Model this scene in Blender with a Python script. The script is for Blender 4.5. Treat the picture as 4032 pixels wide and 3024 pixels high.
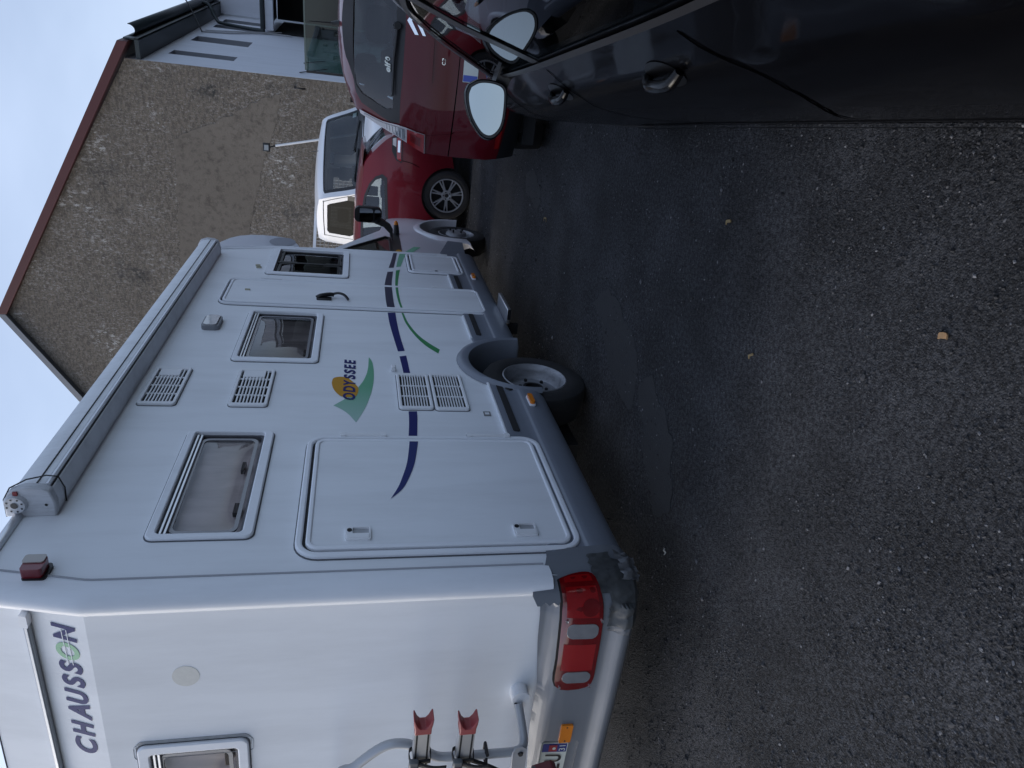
import bpy, bmesh, math, random
import numpy as np
from mathutils import Vector, Matrix, noise
from mathutils.geometry import delaunay_2d_cdt
random.seed(7)
rad = math.radians
scene = bpy.context.scene
for o in list(bpy.data.objects): bpy.data.objects.remove(o)
col = scene.collection

# ------------------------------------------------------------------ camera
# the phone was held upright and its picture lies on its side: image right = down
cam_d = bpy.data.cameras.new('camera'); cam = bpy.data.objects.new('camera', cam_d); col.objects.link(cam)
CAMH = 1.5
right = Vector((0.8992, 0.4377, 0.0217)); down = Vector((0.1170, -0.1899, -0.9748)); fwd = Vector((-0.4225, 0.8789, -0.2220))
fwd.normalize(); right = (right - fwd*right.dot(fwd)).normalized(); down = fwd.cross(right)
M = Matrix.Identity(4)
for i in range(3):
    M[i][0] = down[i]; M[i][1] = right[i]; M[i][2] = -fwd[i]
M[2][3] = CAMH
cam.matrix_world = M
cam_d.sensor_fit = 'HORIZONTAL'; cam_d.sensor_width = 36.0; cam_d.lens = 36.0*2780/4032
cam_d.clip_start = 0.05; cam_d.clip_end = 2000
scene.camera = cam
scene.render.resolution_x = 1024; scene.render.resolution_y = 768

# ------------------------------------------------------------------ sky, sun, exposure
SUN_AZ, SUN_EL = rad(-98), rad(29)       # azimuth from +Y, towards -X (veiled sun off to the left)
w = bpy.data.worlds.new('World'); scene.world = w; w.use_nodes = True
nt = w.node_tree; nt.nodes.clear()
out = nt.nodes.new('ShaderNodeOutputWorld'); bg = nt.nodes.new('ShaderNodeBackground')
sky = nt.nodes.new('ShaderNodeTexSky'); sky.sky_type = 'NISHITA'; sky.sun_disc = False
sky.sun_elevation = SUN_EL; sky.sun_rotation = SUN_AZ
sky.air_density = 1.1; sky.dust_density = 4.5; sky.ozone_density = 4.0
mixs = nt.nodes.new('ShaderNodeMixRGB'); mixs.inputs[2].default_value = (6.6, 7.6, 9.6, 1)
tc = nt.nodes.new('ShaderNodeTexCoord'); mp = nt.nodes.new('ShaderNodeMapping'); mp.inputs['Scale'].default_value = (1, 1, 2.2)
nz = nt.nodes.new('ShaderNodeTexNoise'); nz.inputs['Scale'].default_value = 1.6; nz.inputs['Detail'].default_value = 5; nz.inputs['Roughness'].default_value = .5
rp = nt.nodes.new('ShaderNodeMapRange'); rp.inputs[1].default_value = .3; rp.inputs[2].default_value = .75; rp.inputs[3].default_value = .15; rp.inputs[4].default_value = .45
nt.links.new(tc.outputs['Generated'], mp.inputs[0]); nt.links.new(mp.outputs[0], nz.inputs[0]); nt.links.new(nz.outputs[0], rp.inputs[0])
nt.links.new(rp.outputs[0], mixs.inputs[0]); nt.links.new(sky.outputs[0], mixs.inputs[1])
nt.links.new(mixs.outputs[0], bg.inputs[0]); bg.inputs[1].default_value = 0.15
nt.links.new(bg.outputs[0], out.inputs[0])
sl = bpy.data.lights.new('sun', 'SUN'); sl.energy = 0.5; sl.angle = rad(30); sl.color = (1, .995, .985)
sun = bpy.data.objects.new('sun', sl); col.objects.link(sun)
sd = Vector((math.sin(SUN_AZ)*math.cos(SUN_EL), math.cos(SUN_AZ)*math.cos(SUN_EL), math.sin(SUN_EL)))
sun.rotation_euler = (-sd).to_track_quat('-Z', 'Y').to_euler(); sun.location = sd*50
scene.view_settings.view_transform = 'Standard'; scene.view_settings.look = 'None'
scene.view_settings.gamma = 1; scene.view_settings.exposure = 0.19; scene.view_settings.use_curve_mapping = False

# ------------------------------------------------------------------ materials
MATS = {}
def mat(name, colr, rough=.5, metal=0., coat=0., spec=.5, var=.0, vscale=6., bump=0., bscale=60., dirt=0., trans=0., dirt_col=(.12,.11,.10)):
    if name in MATS: return MATS[name]
    m = bpy.data.materials.new(name); m.use_nodes = True; t = m.node_tree; b = t.nodes['Principled BSDF']
    b.inputs['Base Color'].default_value = (*colr, 1); b.inputs['Roughness'].default_value = rough; b.inputs['Metallic'].default_value = metal
    b.inputs['Coat Weight'].default_value = coat; b.inputs['Coat Roughness'].default_value = .04; b.inputs['Specular IOR Level'].default_value = spec
    if trans: b.inputs['Transmission Weight'].default_value = trans
    co = t.nodes.new('ShaderNodeTexCoord')
    cur = None
    if var or dirt:
        n = t.nodes.new('ShaderNodeTexNoise'); n.inputs['Scale'].default_value = vscale; n.inputs['Detail'].default_value = 6; n.inputs['Roughness'].default_value = .6
        t.links.new(co.outputs['Object'], n.inputs[0])
        hs = t.nodes.new('ShaderNodeMixRGB'); hs.inputs[1].default_value = (*[c*(1-var) for c in colr], 1); hs.inputs[2].default_value = (*[min(1, c*(1+var)) for c in colr], 1)
        t.links.new(n.outputs[0], hs.inputs[0]); cur = hs.outputs[0]
        if dirt:
            n2 = t.nodes.new('ShaderNodeTexNoise'); n2.inputs['Scale'].default_value = vscale*.5; n2.inputs['Detail'].default_value = 8; n2.inputs['Roughness'].default_value = .7
            mpn = t.nodes.new('ShaderNodeMapping'); mpn.inputs['Scale'].default_value = (3, 3, .5)
            t.links.new(co.outputs['Object'], mpn.inputs[0]); t.links.new(mpn.outputs[0], n2.inputs[0])
            mr = t.nodes.new('ShaderNodeMapRange'); mr.inputs[1].default_value = .45; mr.inputs[2].default_value = .85; mr.inputs[4].default_value = dirt
            t.links.new(n2.outputs[0], mr.inputs[0])
            dm = t.nodes.new('ShaderNodeMixRGB'); dm.inputs[2].default_value = (*dirt_col, 1)
            t.links.new(mr.outputs[0], dm.inputs[0]); t.links.new(cur, dm.inputs[1]); cur = dm.outputs[0]
            rr = t.nodes.new('ShaderNodeMapRange'); rr.inputs[3].default_value = rough; rr.inputs[4].default_value = min(1, rough+.25)
            t.links.new(n2.outputs[0], rr.inputs[0]); t.links.new(rr.outputs[0], b.inputs['Roughness'])
        t.links.new(cur, b.inputs['Base Color'])
    if bump:
        n3 = t.nodes.new('ShaderNodeTexNoise'); n3.inputs['Scale'].default_value = bscale; n3.inputs['Detail'].default_value = 4
        bp = t.nodes.new('ShaderNodeBump'); bp.inputs['Strength'].default_value = bump; bp.inputs['Distance'].default_value = .004
        t.links.new(co.outputs['Object'], n3.inputs[0]); t.links.new(n3.outputs[0], bp.inputs['Height']); t.links.new(bp.outputs[0], b.inputs['Normal'])
    MATS[name] = m; return m
def glassmat(name, tint, refl=1.0, base=.05):
    if name in MATS: return MATS[name]
    m = bpy.data.materials.new(name); m.use_nodes = True; t = m.node_tree; t.nodes.clear()
    o = t.nodes.new('ShaderNodeOutputMaterial'); mx = t.nodes.new('ShaderNodeMixShader')
    tr = t.nodes.new('ShaderNodeBsdfTransparent'); tr.inputs[0].default_value = (*tint, 1)
    gl = t.nodes.new('ShaderNodeBsdfGlossy'); gl.inputs['Roughness'].default_value = .015; gl.inputs[0].default_value = (.95*refl, .97*refl, refl, 1)
    lw = t.nodes.new('ShaderNodeLayerWeight'); lw.inputs[0].default_value = .5
    pw = t.nodes.new('ShaderNodeMath'); pw.operation = 'POWER'; pw.inputs[1].default_value = 5
    ma = t.nodes.new('ShaderNodeMath'); ma.operation = 'MULTIPLY_ADD'; ma.inputs[1].default_value = 1-base; ma.inputs[2].default_value = base; ma.use_clamp = True
    t.links.new(lw.outputs['Facing'], pw.inputs[0]); t.links.new(pw.outputs[0], ma.inputs[0]); t.links.new(ma.outputs[0], mx.inputs[0])
    t.links.new(tr.outputs[0], mx.inputs[1]); t.links.new(gl.outputs[0], mx.inputs[2]); t.links.new(mx.outputs[0], o.inputs[0])
    MATS[name] = m; return m

WHITE = mat('gelcoat_white', (.79, .81, .84), .5, spec=.3, var=.02, vscale=3, dirt=.17, coat=.06)
WHITE_T = mat('white_trim', (.80, .82, .86), .45, spec=.35, var=.03, vscale=9, dirt=.12)
PLASW = mat('white_plastic', (.78, .79, .81), .42, var=.03, vscale=12, dirt=.08)
SKIRT = mat('grey_blue_grp', (.18, .20, .24), .36, var=.05, vscale=5, dirt=.18, coat=.2)
BUMP = mat('silver_grey_bumper', (.155, .168, .19), .34, var=.04, vscale=5, dirt=.12, coat=.25)
RUBBER = mat('black_rubber', (.014, .014, .016), .75, var=.2, vscale=30)
TYRE = mat('tyre_rubber', (.017, .017, .019), .8, var=.25, vscale=25, dirt=.25, dirt_col=(.07,.065,.06))
BLACKP = mat('black_plastic', (.012, .012, .014), .42)
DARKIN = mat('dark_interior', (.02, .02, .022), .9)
SEAM = mat('panel_gap_black', (.0008, .0008, .001), 1., spec=0.)
DARKM = mat('dark_metal', (.03, .03, .033), .55, metal=.6)
ALU = mat('brushed_aluminium', (.62, .63, .65), .34, metal=.85, var=.08, vscale=20)
GALV = mat('grey_painted_tube', (.42, .43, .45), .4, metal=.2, var=.05)
STEELRIM = mat('dirty_steel_rim', (.34, .35, .375), .42, metal=.5, var=.15, vscale=14, dirt=.85, dirt_col=(.06,.055,.045))
ALLOY = mat('silver_alloy', (.55, .57, .62), .3, metal=.75, var=.04)
CHROME = mat('chrome', (.85, .86, .88), .08, metal=1)
MIRROR = mat('mirror_glass', (.50, .54, .56), .015, metal=1)
REDP = mat('dark_red_paint', (.098, .0026, .0080), .35, spec=.15, coat=.6, var=.05)
REDP2 = mat('crimson_paint', (.130, .0055, .0130), .35, spec=.2, coat=.6, var=.05)
BLACKCAR = mat('black_car_paint', (.0014, .0014, .0020), .4, spec=.03, coat=.5)
VANW = mat('van_white', (.74, .75, .78), .35, coat=.5, var=.02)
REDLENS = mat('red_lens', (.26, .004, .006), .12, coat=1, var=.25, vscale=18)
REDLENS_D = mat('dark_red_lens', (.13, .002, .004), .12, coat=1, var=.2, vscale=14)
CLEARLENS = mat('clear_lens', (.46, .46, .47), .12, coat=1, var=.25, vscale=20)
GREYLENS = mat('smoky_reflector', (.26, .27, .29), .15, metal=.4, coat=1, var=.3, vscale=24)
ORANGE = mat('amber_lens', (.75, .22, .012), .18, coat=.8, var=.12, vscale=30)
NAVY = mat('navy_vinyl', (.022, .026, .13), .55, spec=.15)
NAVY_F = mat('faded_navy_vinyl', (.032, .042, .15), .55, spec=.15)
GREEN = mat('green_vinyl', (.055, .25, .10), .55, spec=.15)
MINT = mat('pale_mint_vinyl', (.20, .44, .29), .55, spec=.15)
OCHRE = mat('ochre_vinyl', (.52, .26, .03), .55, spec=.15)
PINKRED = mat('faded_red_plastic', (.28, .045, .048), .5, var=.15, vscale=20)
STRAP = mat('black_webbing', (.012, .012, .013), .8, bump=.4, bscale=400)
TAPE = mat('grey_duct_tape', (.055, .058, .060), .45, var=.4, vscale=18, bump=.5, bscale=40)
TAPE_L = mat('pale_duct_tape', (.13, .135, .145), .45, var=.35, vscale=18, bump=.5, bscale=40)
PLATE = mat('number_plate_white', (.62, .65, .60), .35)
PLATEBLUE = mat('plate_blue', (.018, .03, .20), .35)
GLASS = glassmat('car_glass', (.60, .66, .68), base=.08)
GLASS_D = glassmat('tinted_car_glass', (.30, .34, .36))
ACRYL = glassmat('acrylic_pane', (.74, .71, .70), base=.06)
DARKGLASS = glassmat('darkened_cab_glass', (.07, .08, .08), refl=.35, base=.03)  # dark tint and weak reflection stand in for the unlit pickup cab
ACRYL_D = glassmat('dark_acrylic_pane', (.20, .20, .20), base=.07)
GREENGLASS = glassmat('green_tinted_glass', (.30, .40, .36), base=.07)
CURTAIN = mat('pleated_blind', (.40, .37, .35), .9, var=.25, vscale=7)
SEATC = mat('grey_seat_cloth', (.030, .034, .042), .9, var=.15, vscale=30)

# ------------------------------------------------------------------ mesh helpers
class Thing:
    def __init__(s, name, label, cat, loc=(0, 0, 0), rotz=0., off=(0, 0, 0), group=None):
        e = bpy.data.objects.new(name, None); col.objects.link(e); e.empty_display_size = .3
        e.location = loc; e.rotation_euler = (0, 0, rotz); e['label'] = label; e['category'] = cat
        if group: e['group'] = group
        s.e = e; s.off = Vector(off)
def tag(o, label, cat, group=None):
    o['label'] = label; o['category'] = cat
    if group: o['group'] = group
    return o
ORG = {}
def mk(name, vs, fs, m, parent=None, smooth=45, bevel=0., solid=0., label=None, mats=None, fm=None):
    """link one mesh object; its origin sits at the middle of its vertices"""
    vs = [Vector(v) for v in vs]
    if not vs: vs = [Vector((0, 0, 0))]
    lo = Vector((min(v.x for v in vs), min(v.y for v in vs), min(v.z for v in vs))); hi = Vector((max(v.x for v in vs), max(v.y for v in vs), max(v.z for v in vs)))
    c = (lo+hi)/2
    me = bpy.data.meshes.new(name); me.from_pydata([v-c for v in vs], [], fs)
    bm = bmesh.new(); bm.from_mesh(me); bmesh.ops.remove_doubles(bm, verts=bm.verts, dist=1e-5); bmesh.ops.recalc_face_normals(bm, faces=bm.faces); bm.to_mesh(me); bm.free()
    me.materials.append(m)
    if smooth:
        me.polygons.foreach_set('use_smooth', [True]*len(me.polygons)); me.set_sharp_from_angle(angle=rad(smooth))
    o = bpy.data.objects.new(name, me); col.objects.link(o)
    ORG[o.name] = c.copy()
    if isinstance(parent, Thing): o.parent = parent.e; o.location = c - parent.off
    elif parent is not None: o.parent = parent; o.location = c - ORG[parent.name]
    else: o.location = c
    if bevel:
        b = o.modifiers.new('bevel', 'BEVEL'); b.width = bevel; b.segments = 2; b.limit_method = 'ANGLE'; b.angle_limit = rad(40)
    if solid:
        b = o.modifiers.new('solid', 'SOLIDIFY'); b.thickness = solid; b.offset = 0
    if label: o['label'] = label
    return o
def box(x0, x1, y0, y1, z0, z1):
    v = [(x, y, z) for x in (x0, x1) for y in (y0, y1) for z in (z0, z1)]
    return v, [(0,1,3,2), (4,6,7,5), (0,4,5,1), (2,3,7,6), (0,2,6,4), (1,5,7,3)]
def join(*parts):
    V, Fc = [], []
    for v, f in parts:
        n = len(V); V += list(v); Fc += [tuple(i+n for i in q) for q in f]
    return V, Fc
def xf(part, M_): return [M_ @ Vector(v) for v in part[0]], part[1]
def tube(path, r, n=10, caps=True, closed=False):
    P = [Vector(p) for p in path]; V, Fc = [], []; N = len(P)
    rr = r if isinstance(r, (list, tuple)) else [r]*N
    up = None
    for i, p in enumerate(P):
        a = P[i-1] if i > 0 else (P[-1] if closed else p); b = P[i+1] if i < N-1 else (P[0] if closed else p)
        t = (b-a).normalized()
        if up is None: up = t.orthogonal().normalized()
        else: up = (up - t*up.dot(t)); up = up.normalized() if up.length > 1e-6 else t.orthogonal().normalized()
        s = t.cross(up)
        for k in range(n):
            a_ = 2*math.pi*k/n; V.append(p + (up*math.cos(a_) + s*math.sin(a_))*rr[i])
    for i in range(N-1 if not closed else N):
        j = (i+1) % N
        for k in range(n):
            Fc.append((i*n+k, i*n+(k+1) % n, j*n+(k+1) % n, j*n+k))
    if caps and not closed: Fc += [tuple(range(n))[::-1], tuple((N-1)*n+k for k in range(n))]
    return V, Fc
def smoothpath(pts, n=6):
    P = [Vector(p) for p in pts]; o = []
    for i in range(len(P)-1):
        a, b, c, d = P[max(i-1, 0)], P[i], P[i+1], P[min(i+2, len(P)-1)]
        for k in range(n):
            t = k/n; o.append(.5*((2*b) + (c-a)*t + (2*a-5*b+4*c-d)*t*t + (-a+3*b-3*c+d)*t**3))
    o.append(P[-1]); return o
def lathe(prof, n=36, axis='x', c=(0, 0, 0)):
    V, Fc = [], []; N = len(prof)
    for k in range(n):
        a = 2*math.pi*k/n; ca, sa = math.cos(a), math.sin(a)
        for (h, r) in prof:
            V.append((c[0]+h, c[1]+r*ca, c[2]+r*sa) if axis == 'x' else ((c[0]+r*ca, c[1]+h, c[2]+r*sa) if axis == 'y' else (c[0]+r*ca, c[1]+r*sa, c[2]+h)))
    for k in range(n):
        j = (k+1) % n
        for i in range(N-1): Fc.append((k*N+i, k*N+i+1, j*N+i+1, j*N+i))
    return V, Fc
def rr(a0, a1, b0, b1, r, n=6):
    """rounded rectangle outline"""
    o = []
    for cx, cy, s in ((a1-r, b1-r, 0), (a0+r, b1-r, 90), (a0+r, b0+r, 180), (a1-r, b0+r, 270)):
        for k in range(n+1):
            t = rad(s+90*k/n); o.append((cx+r*math.cos(t), cy+r*math.sin(t)))
    return o
def inpoly(p, P):
    x, y = p; c = False; j = len(P)-1
    for i in range(len(P)):
        if (P[i][1] > y) != (P[j][1] > y) and x < (P[j][0]-P[i][0])*(y-P[i][1])/(P[j][1]-P[i][1])+P[i][0]: c = not c
        j = i
    return c
def tri(outer, holes=(), step=0.):
    """triangles of a flat outline with holes; step > 0 adds a grid of inner points"""
    vs, es = [], []
    for P in [outer]+list(holes):
        n = len(vs); Q = []
        for i in range(len(P)):
            a, b = P[i], P[(i+1) % len(P)]
            L = math.hypot(b[0]-a[0], b[1]-a[1]); k = max(1, int(L/step)) if step else 1
            for q in range(k): Q.append((a[0]+(b[0]-a[0])*q/k, a[1]+(b[1]-a[1])*q/k))
        vs += [Vector(q) for q in Q]; es += [(n+i, n+(i+1) % len(Q)) for i in range(len(Q))]
    if step:
        x0, x1 = min(p[0] for p in outer), max(p[0] for p in outer); y0, y1 = min(p[1] for p in outer), max(p[1] for p in outer)
        nx, ny = int((x1-x0)/step), int((y1-y0)/step)
        B = np.array([v[:] for v in vs])
        for i in range(1, nx+1):
            for j in range(1, ny+1):
                p = (x0+(x1-x0)*(i-(.5 if j % 2 else .25))/(nx+.25), y0+(y1-y0)*j/(ny+1))
                if inpoly(p, outer) and not any(inpoly(p, h) for h in holes) and np.min((B[:, 0]-p[0])**2+(B[:, 1]-p[1])**2) > (step*.4)**2: vs.append(Vector(p))
    r = delaunay_2d_cdt(vs, es, [], 0, 1e-6)
    V, T = [tuple(v) for v in r[0]], []
    for f in r[2]:
        c = (sum(V[i][0] for i in f)/len(f), sum(V[i][1] for i in f)/len(f))
        if inpoly(c, outer) and not any(inpoly(c, h) for h in holes): T.append(tuple(f))
    return V, T
def panel(outer, holes, fn, step=.1):
    V, T = tri(outer, holes, step); return [fn(*v) for v in V], T
def slab(outer, holes, P, d0, d1, back=False):
    """flat piece between depths d0 and d1; P(a, b, d) gives the point"""
    V, T = tri(outer, holes); n = len(V)
    VV = [P(a, b, d1) for a, b in V]; FF = list(T)
    if back: VV += [P(a, b, d0) for a, b in V]; FF += [tuple(i+n for i in t[::-1]) for t in T]
    for L in [outer]+list(holes):
        s = len(VV); k = len(L)
        VV += [P(a, b, d1) for a, b in L]+[P(a, b, d0) for a, b in L]
        FF += [(s+i, s+(i+1) % k, s+k+(i+1) % k, s+k+i) for i in range(k)]
    return VV, FF
def loft(rings, closed=False):
    V, Fc = [], []; n = len(rings[0])
    for r in rings: V += [Vector(p) for p in r]
    for i in range(len(rings)-1):
        for k in range(n if closed else n-1):
            Fc.append((i*n+k, i*n+(k+1) % n, (i+1)*n+(k+1) % n, (i+1)*n+k))
    return V, Fc
def ribbon(A, B, P, d):
    n = len(A); return [P(a, b, d) for a, b in A]+[P(a, b, d) for a, b in B], [(i, i+1, n+i+1, n+i) for i in range(n-1)]
def interp(t, pts):
    if t <= pts[0][0]: return pts[0][1]
    for (a, va), (b, vb) in zip(pts, pts[1:]):
        if t <= b: return va+(vb-va)*(t-a)/(b-a)
    return pts[-1][1]
def text_mesh(s, size, shear=0., bold=0., space=1.):
    c = bpy.data.curves.new('t', 'FONT'); c.body = s; c.size = size; c.shear = shear; c.offset = bold; c.space_character = space; c.resolution_u = 6
    o = bpy.data.objects.new('t', c); col.objects.link(o)
    dg = bpy.context.evaluated_depsgraph_get(); me = bpy.data.meshes.new_from_object(o.evaluated_get(dg))
    V = [tuple(v.co[:2]) for v in me.vertices]; Fc = [tuple(p.vertices) for p in me.polygons]
    bpy.data.objects.remove(o); bpy.data.curves.remove(c); bpy.data.meshes.remove(me)
    return V, Fc
def fit_text(s, a0, a1, b0, b1, P, d, shear=0., bold=0., space=1.):
    V, Fc = text_mesh(s, 1., shear, bold, space)
    x0, x1 = min(v[0] for v in V), max(v[0] for v in V); y0, y1 = min(v[1] for v in V), max(v[1] for v in V)
    return [P(a0+(a1-a0)*(v[0]-x0)/(x1-x0), b0+(b1-b0)*(v[1]-y0)/(y1-y0), d) for v in V], Fc
# ------------------------------------------------------------------ ground
def ground_mat():
    m = bpy.data.materials.new('worn_gravelly_asphalt'); m.use_nodes = True; t = m.node_tree; b = t.nodes['Principled BSDF']; L = t.links.new
    g = t.nodes.new('ShaderNodeNewGeometry'); pos = g.outputs['Position']
    def noi(sc, det=6, ro=.6):
        n = t.nodes.new('ShaderNodeTexNoise'); n.inputs['Scale'].default_value = sc; n.inputs['Detail'].default_value = det; n.inputs['Roughness'].default_value = ro; L(pos, n.inputs[0]); return n.outputs[0]
    def ramp(src, a, bb, c0=0., c1=1.):
        r = t.nodes.new('ShaderNodeMapRange'); r.inputs[1].default_value = a; r.inputs[2].default_value = bb; r.inputs[3].default_value = c0; r.inputs[4].default_value = c1; L(src, r.inputs[0]); return r.outputs[0]
    def mix(f, c1, c2):
        x = t.nodes.new('ShaderNodeMixRGB')
        L(f, x.inputs[0])
        for i, c in ((1, c1), (2, c2)):
            if isinstance(c, tuple): x.inputs[i].default_value = (*c, 1)
            else: L(c, x.inputs[i])
        return x.outputs[0]
    big = noi(.55, 4, .55); mid = noi(3.5, 6, .65); fine = noi(60, 5, .7)
    c = mix(ramp(mid, .35, .68), (.0135, .0142, .0168), (.027, .0282, .0325))
    c = mix(ramp(big, .50, .64), c, mix(ramp(mid, .3, .7), (.0130, .0132, .0140), (.0225, .0226, .0235)))     # dusty brownish areas
    c = mix(ramp(fine, .44, .60), mix(ramp(fine, .3, .42), (.0035, .0036, .0042), c), mix(ramp(mid, .3, .7), (.045, .0465, .052), (.066, .068, .075)))
    for sc, lo, hi, cc in ((95, .24, .15, (.095, .098, .107)), (190, .30, .18, (.088, .091, .099))):
        v = t.nodes.new('ShaderNodeTexVoronoi'); v.inputs['Scale'].default_value = sc; L(pos, v.inputs[0])
        vm = ramp(v.outputs['Distance'], lo, hi)
        rn = t.nodes.new('ShaderNodeSeparateColor'); L(v.outputs['Color'], rn.inputs[0])
        mm = t.nodes.new('ShaderNodeMath'); mm.operation = 'MULTIPLY'; L(vm, mm.inputs[0]); L(ramp(rn.outputs[0], .45, .7), mm.inputs[1])
        c = mix(mm.outputs[0], c, cc)
    hv = t.nodes.new('ShaderNodeVectorMath'); hv.operation = 'SCALE'; L(c, hv.inputs[0]); L(ramp(noi(1.7, 5, .62), .30, .70, .55, 1.35), hv.inputs['Scale']); c = hv.outputs[0]
    L(c, b.inputs['Base Color']); L(ramp(big, .3, .7, .78, .95), b.inputs['Roughness']); b.inputs['Specular IOR Level'].default_value = .3
    v = t.nodes.new('ShaderNodeTexVoronoi'); v.inputs['Scale'].default_value = 150; L(pos, v.inputs[0])
    ad = t.nodes.new('ShaderNodeMath'); ad.operation = 'MULTIPLY_ADD'; ad.inputs[1].default_value = -.7; L(v.outputs['Distance'], ad.inputs[0]); L(noi(70, 7, .75), ad.inputs[2])
    bp = t.nodes.new('ShaderNodeBump'); bp.inputs['Strength'].default_value = 1.0; bp.inputs['Distance'].default_value = .009; L(ad.outputs[0], bp.inputs['Height'])
    L(bp.outputs[0], b.inputs['Normal'])
    return m
GROUND = ground_mat()
def gz(x, y):
    if not (-7 < x < 5 and -2 < y < 15): return 0.
    f = min(1, (x+7)/1.5, (5-x)/1.5, (y+2)/1., (15-y)/1.5)
    return f*(.010*noise.noise((x*.8, y*.8, 0))+.004*noise.noise((x*3.1, y*3.1, 4)))
def axis(lo, hi, d, far):
    a = list(np.arange(lo, hi+1e-6, d)); k = d; p, q = lo, hi
    while q < far: k *= 1.7; p -= k; q += k; a = [p]+a+[q]
    return a
gx, gy = axis(-6, 4, .1, 400), axis(-1, 12, .1, 400)
V = [(x, y, gz(x, y)) for x in gx for y in gy]; ny_ = len(gy)
F_ = [(i*ny_+j, (i+1)*ny_+j, (i+1)*ny_+j+1, i*ny_+j+1) for i in range(len(gx)-1) for j in range(ny_-1)]
g = mk('ground', V, F_, GROUND, smooth=80); g['kind'] = 'structure'

# worn, smoother patches in the surface (slightly proud thin skins of old asphalt)
PATCHM = mat('smooth_old_asphalt', (.024, .0248, .0275), .85, var=.25, vscale=14, bump=.8, bscale=90)
def patch(name, pts):
    P = smoothpath([(x, y, 0) for x, y in pts+[pts[0]]], 14)[:-1]
    P = [(p.x+.07*noise.noise((p.x*5, p.y*5, 1))+.035*noise.noise((p.x*17, p.y*17, 3)), p.y+.09*noise.noise((p.x*5, p.y*5, 7))+.04*noise.noise((p.x*17, p.y*17, 5))) for p in P]
    v, f = panel(P, [], lambda x, y: (x, y, gz(x, y)+.0022), .05)
    o = mk(name, v, f, PATCHM, g, smooth=80); return o
patch('asphalt_patch', [(-1.36, 4.05), (-1.22, 3.75), (-1.36, 3.35), (-1.62, 3.2), (-1.72, 3.3), (-1.60, 3.65)])
patch('asphalt_patch', [(-1.55, 3.17), (-1.42, 3.0), (-1.58, 2.72), (-1.86, 2.55), (-1.98, 2.66), (-1.80, 2.98)])
patch('asphalt_patch', [(-1.00, 6.45), (-.92, 6.2), (-1.06, 5.78), (-1.16, 5.85), (-1.12, 6.2)])

# loose gravel: stones far past counting
def gravel():
    rng = np.random.default_rng(3); N = 150000
    y = .6+10.0*rng.random(N)**2.0; x = -3.4+3.9*rng.random(N)
    def fbm(x, y, f, ph): return np.sin(x*f+ph)*np.cos(y*f*1.13+ph*2)+.6*np.sin((x+y)*f*1.7+ph*3)*np.cos((x-y)*f*1.31-ph)
    c = .5*fbm(x, y, 2.1, .7)+.4*fbm(x, y, 5.3, 2.1)+.35*fbm(x, y, 11.7, 4.4)
    keep = rng.random(N) < np.clip(.26+.50*c, .04, 1); x, y, c = x[keep], y[keep], c[keep]; n = len(x)
    s = .0019+.0040*rng.random(n)**2.2; big = rng.random(n) < .035; s[big] *= 1.8; s *= np.where(y > 4.5, 1.25, 1.0)
    a = rng.random(n)*6.283; ca, sa = np.cos(a), np.sin(a); el = .75+.7*rng.random(n); fl = .5+.4*rng.random(n)
    oct_ = np.array([(1, 0, 0), (-1, 0, 0), (0, 1, 0), (0, -1, 0), (0, 0, 1), (0, 0, -.6), (.6, .6, .55), (-.6, -.55, .5)])
    of = np.array([(0, 6, 4), (0, 2, 6), (6, 2, 4), (2, 1, 4), (1, 7, 4), (1, 3, 7), (7, 3, 4), (3, 0, 4), (2, 0, 5), (1, 2, 5), (3, 1, 5), (0, 3, 5)])
    j = .72+.56*rng.random((n, 8)); gzv = np.array([gz(p, q) for p, q in zip(x, y)])
    px = oct_[None, :, 0]*el[:, None]*j*s[:, None]; py = oct_[None, :, 1]*j*s[:, None]; pz = oct_[None, :, 2]*fl[:, None]*j*s[:, None]
    V = np.stack([x[:, None]+px*ca[:, None]-py*sa[:, None], y[:, None]+px*sa[:, None]+py*ca[:, None], (gzv+s*fl*.42)[:, None]+pz], -1).reshape(-1, 3)
    Fc = (of[None]+8*np.arange(n)[:, None, None]).reshape(-1, 3)
    STONE = bpy.data.materials.new('loose_stone'); STONE.use_nodes = True; t = STONE.node_tree; b = t.nodes['Principled BSDF']
    ge = t.nodes.new('ShaderNodeNewGeometry'); rp_ = t.nodes.new('ShaderNodeValToRGB'); e = rp_.color_ramp.elements
    e[0].color = (.018, .018, .020, 1); e[1].color = (.17, .17, .18, 1); e.new(.55).color = (.034, .034, .037, 1); e.new(.86).color = (.070, .070, .075, 1)
    t.links.new(ge.outputs['Random Per Island'], rp_.inputs[0]); t.links.new(rp_.outputs[0], b.inputs['Base Color']); b.inputs['Roughness'].default_value = .85
    me = bpy.data.meshes.new('gravel'); me.from_pydata(V.tolist(), [], Fc.tolist()); me.materials.append(STONE)
    o = bpy.data.objects.new('gravel', me); col.objects.link(o); o['kind'] = 'stuff'; o['label'] = 'loose grey stones scattered over the dark asphalt yard'; o['category'] = 'gravel'
gravel()
STRAW = mat('dry_straw', (.24, .18, .09), .8, var=.3, vscale=90); WOODC = mat('wood_chip', (.36, .22, .11), .8, var=.3, vscale=60); PALE = mat('pale_paper', (.5, .5, .48), .7); LRED = mat('red_scrap', (.3, .02, .02), .6)
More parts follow.
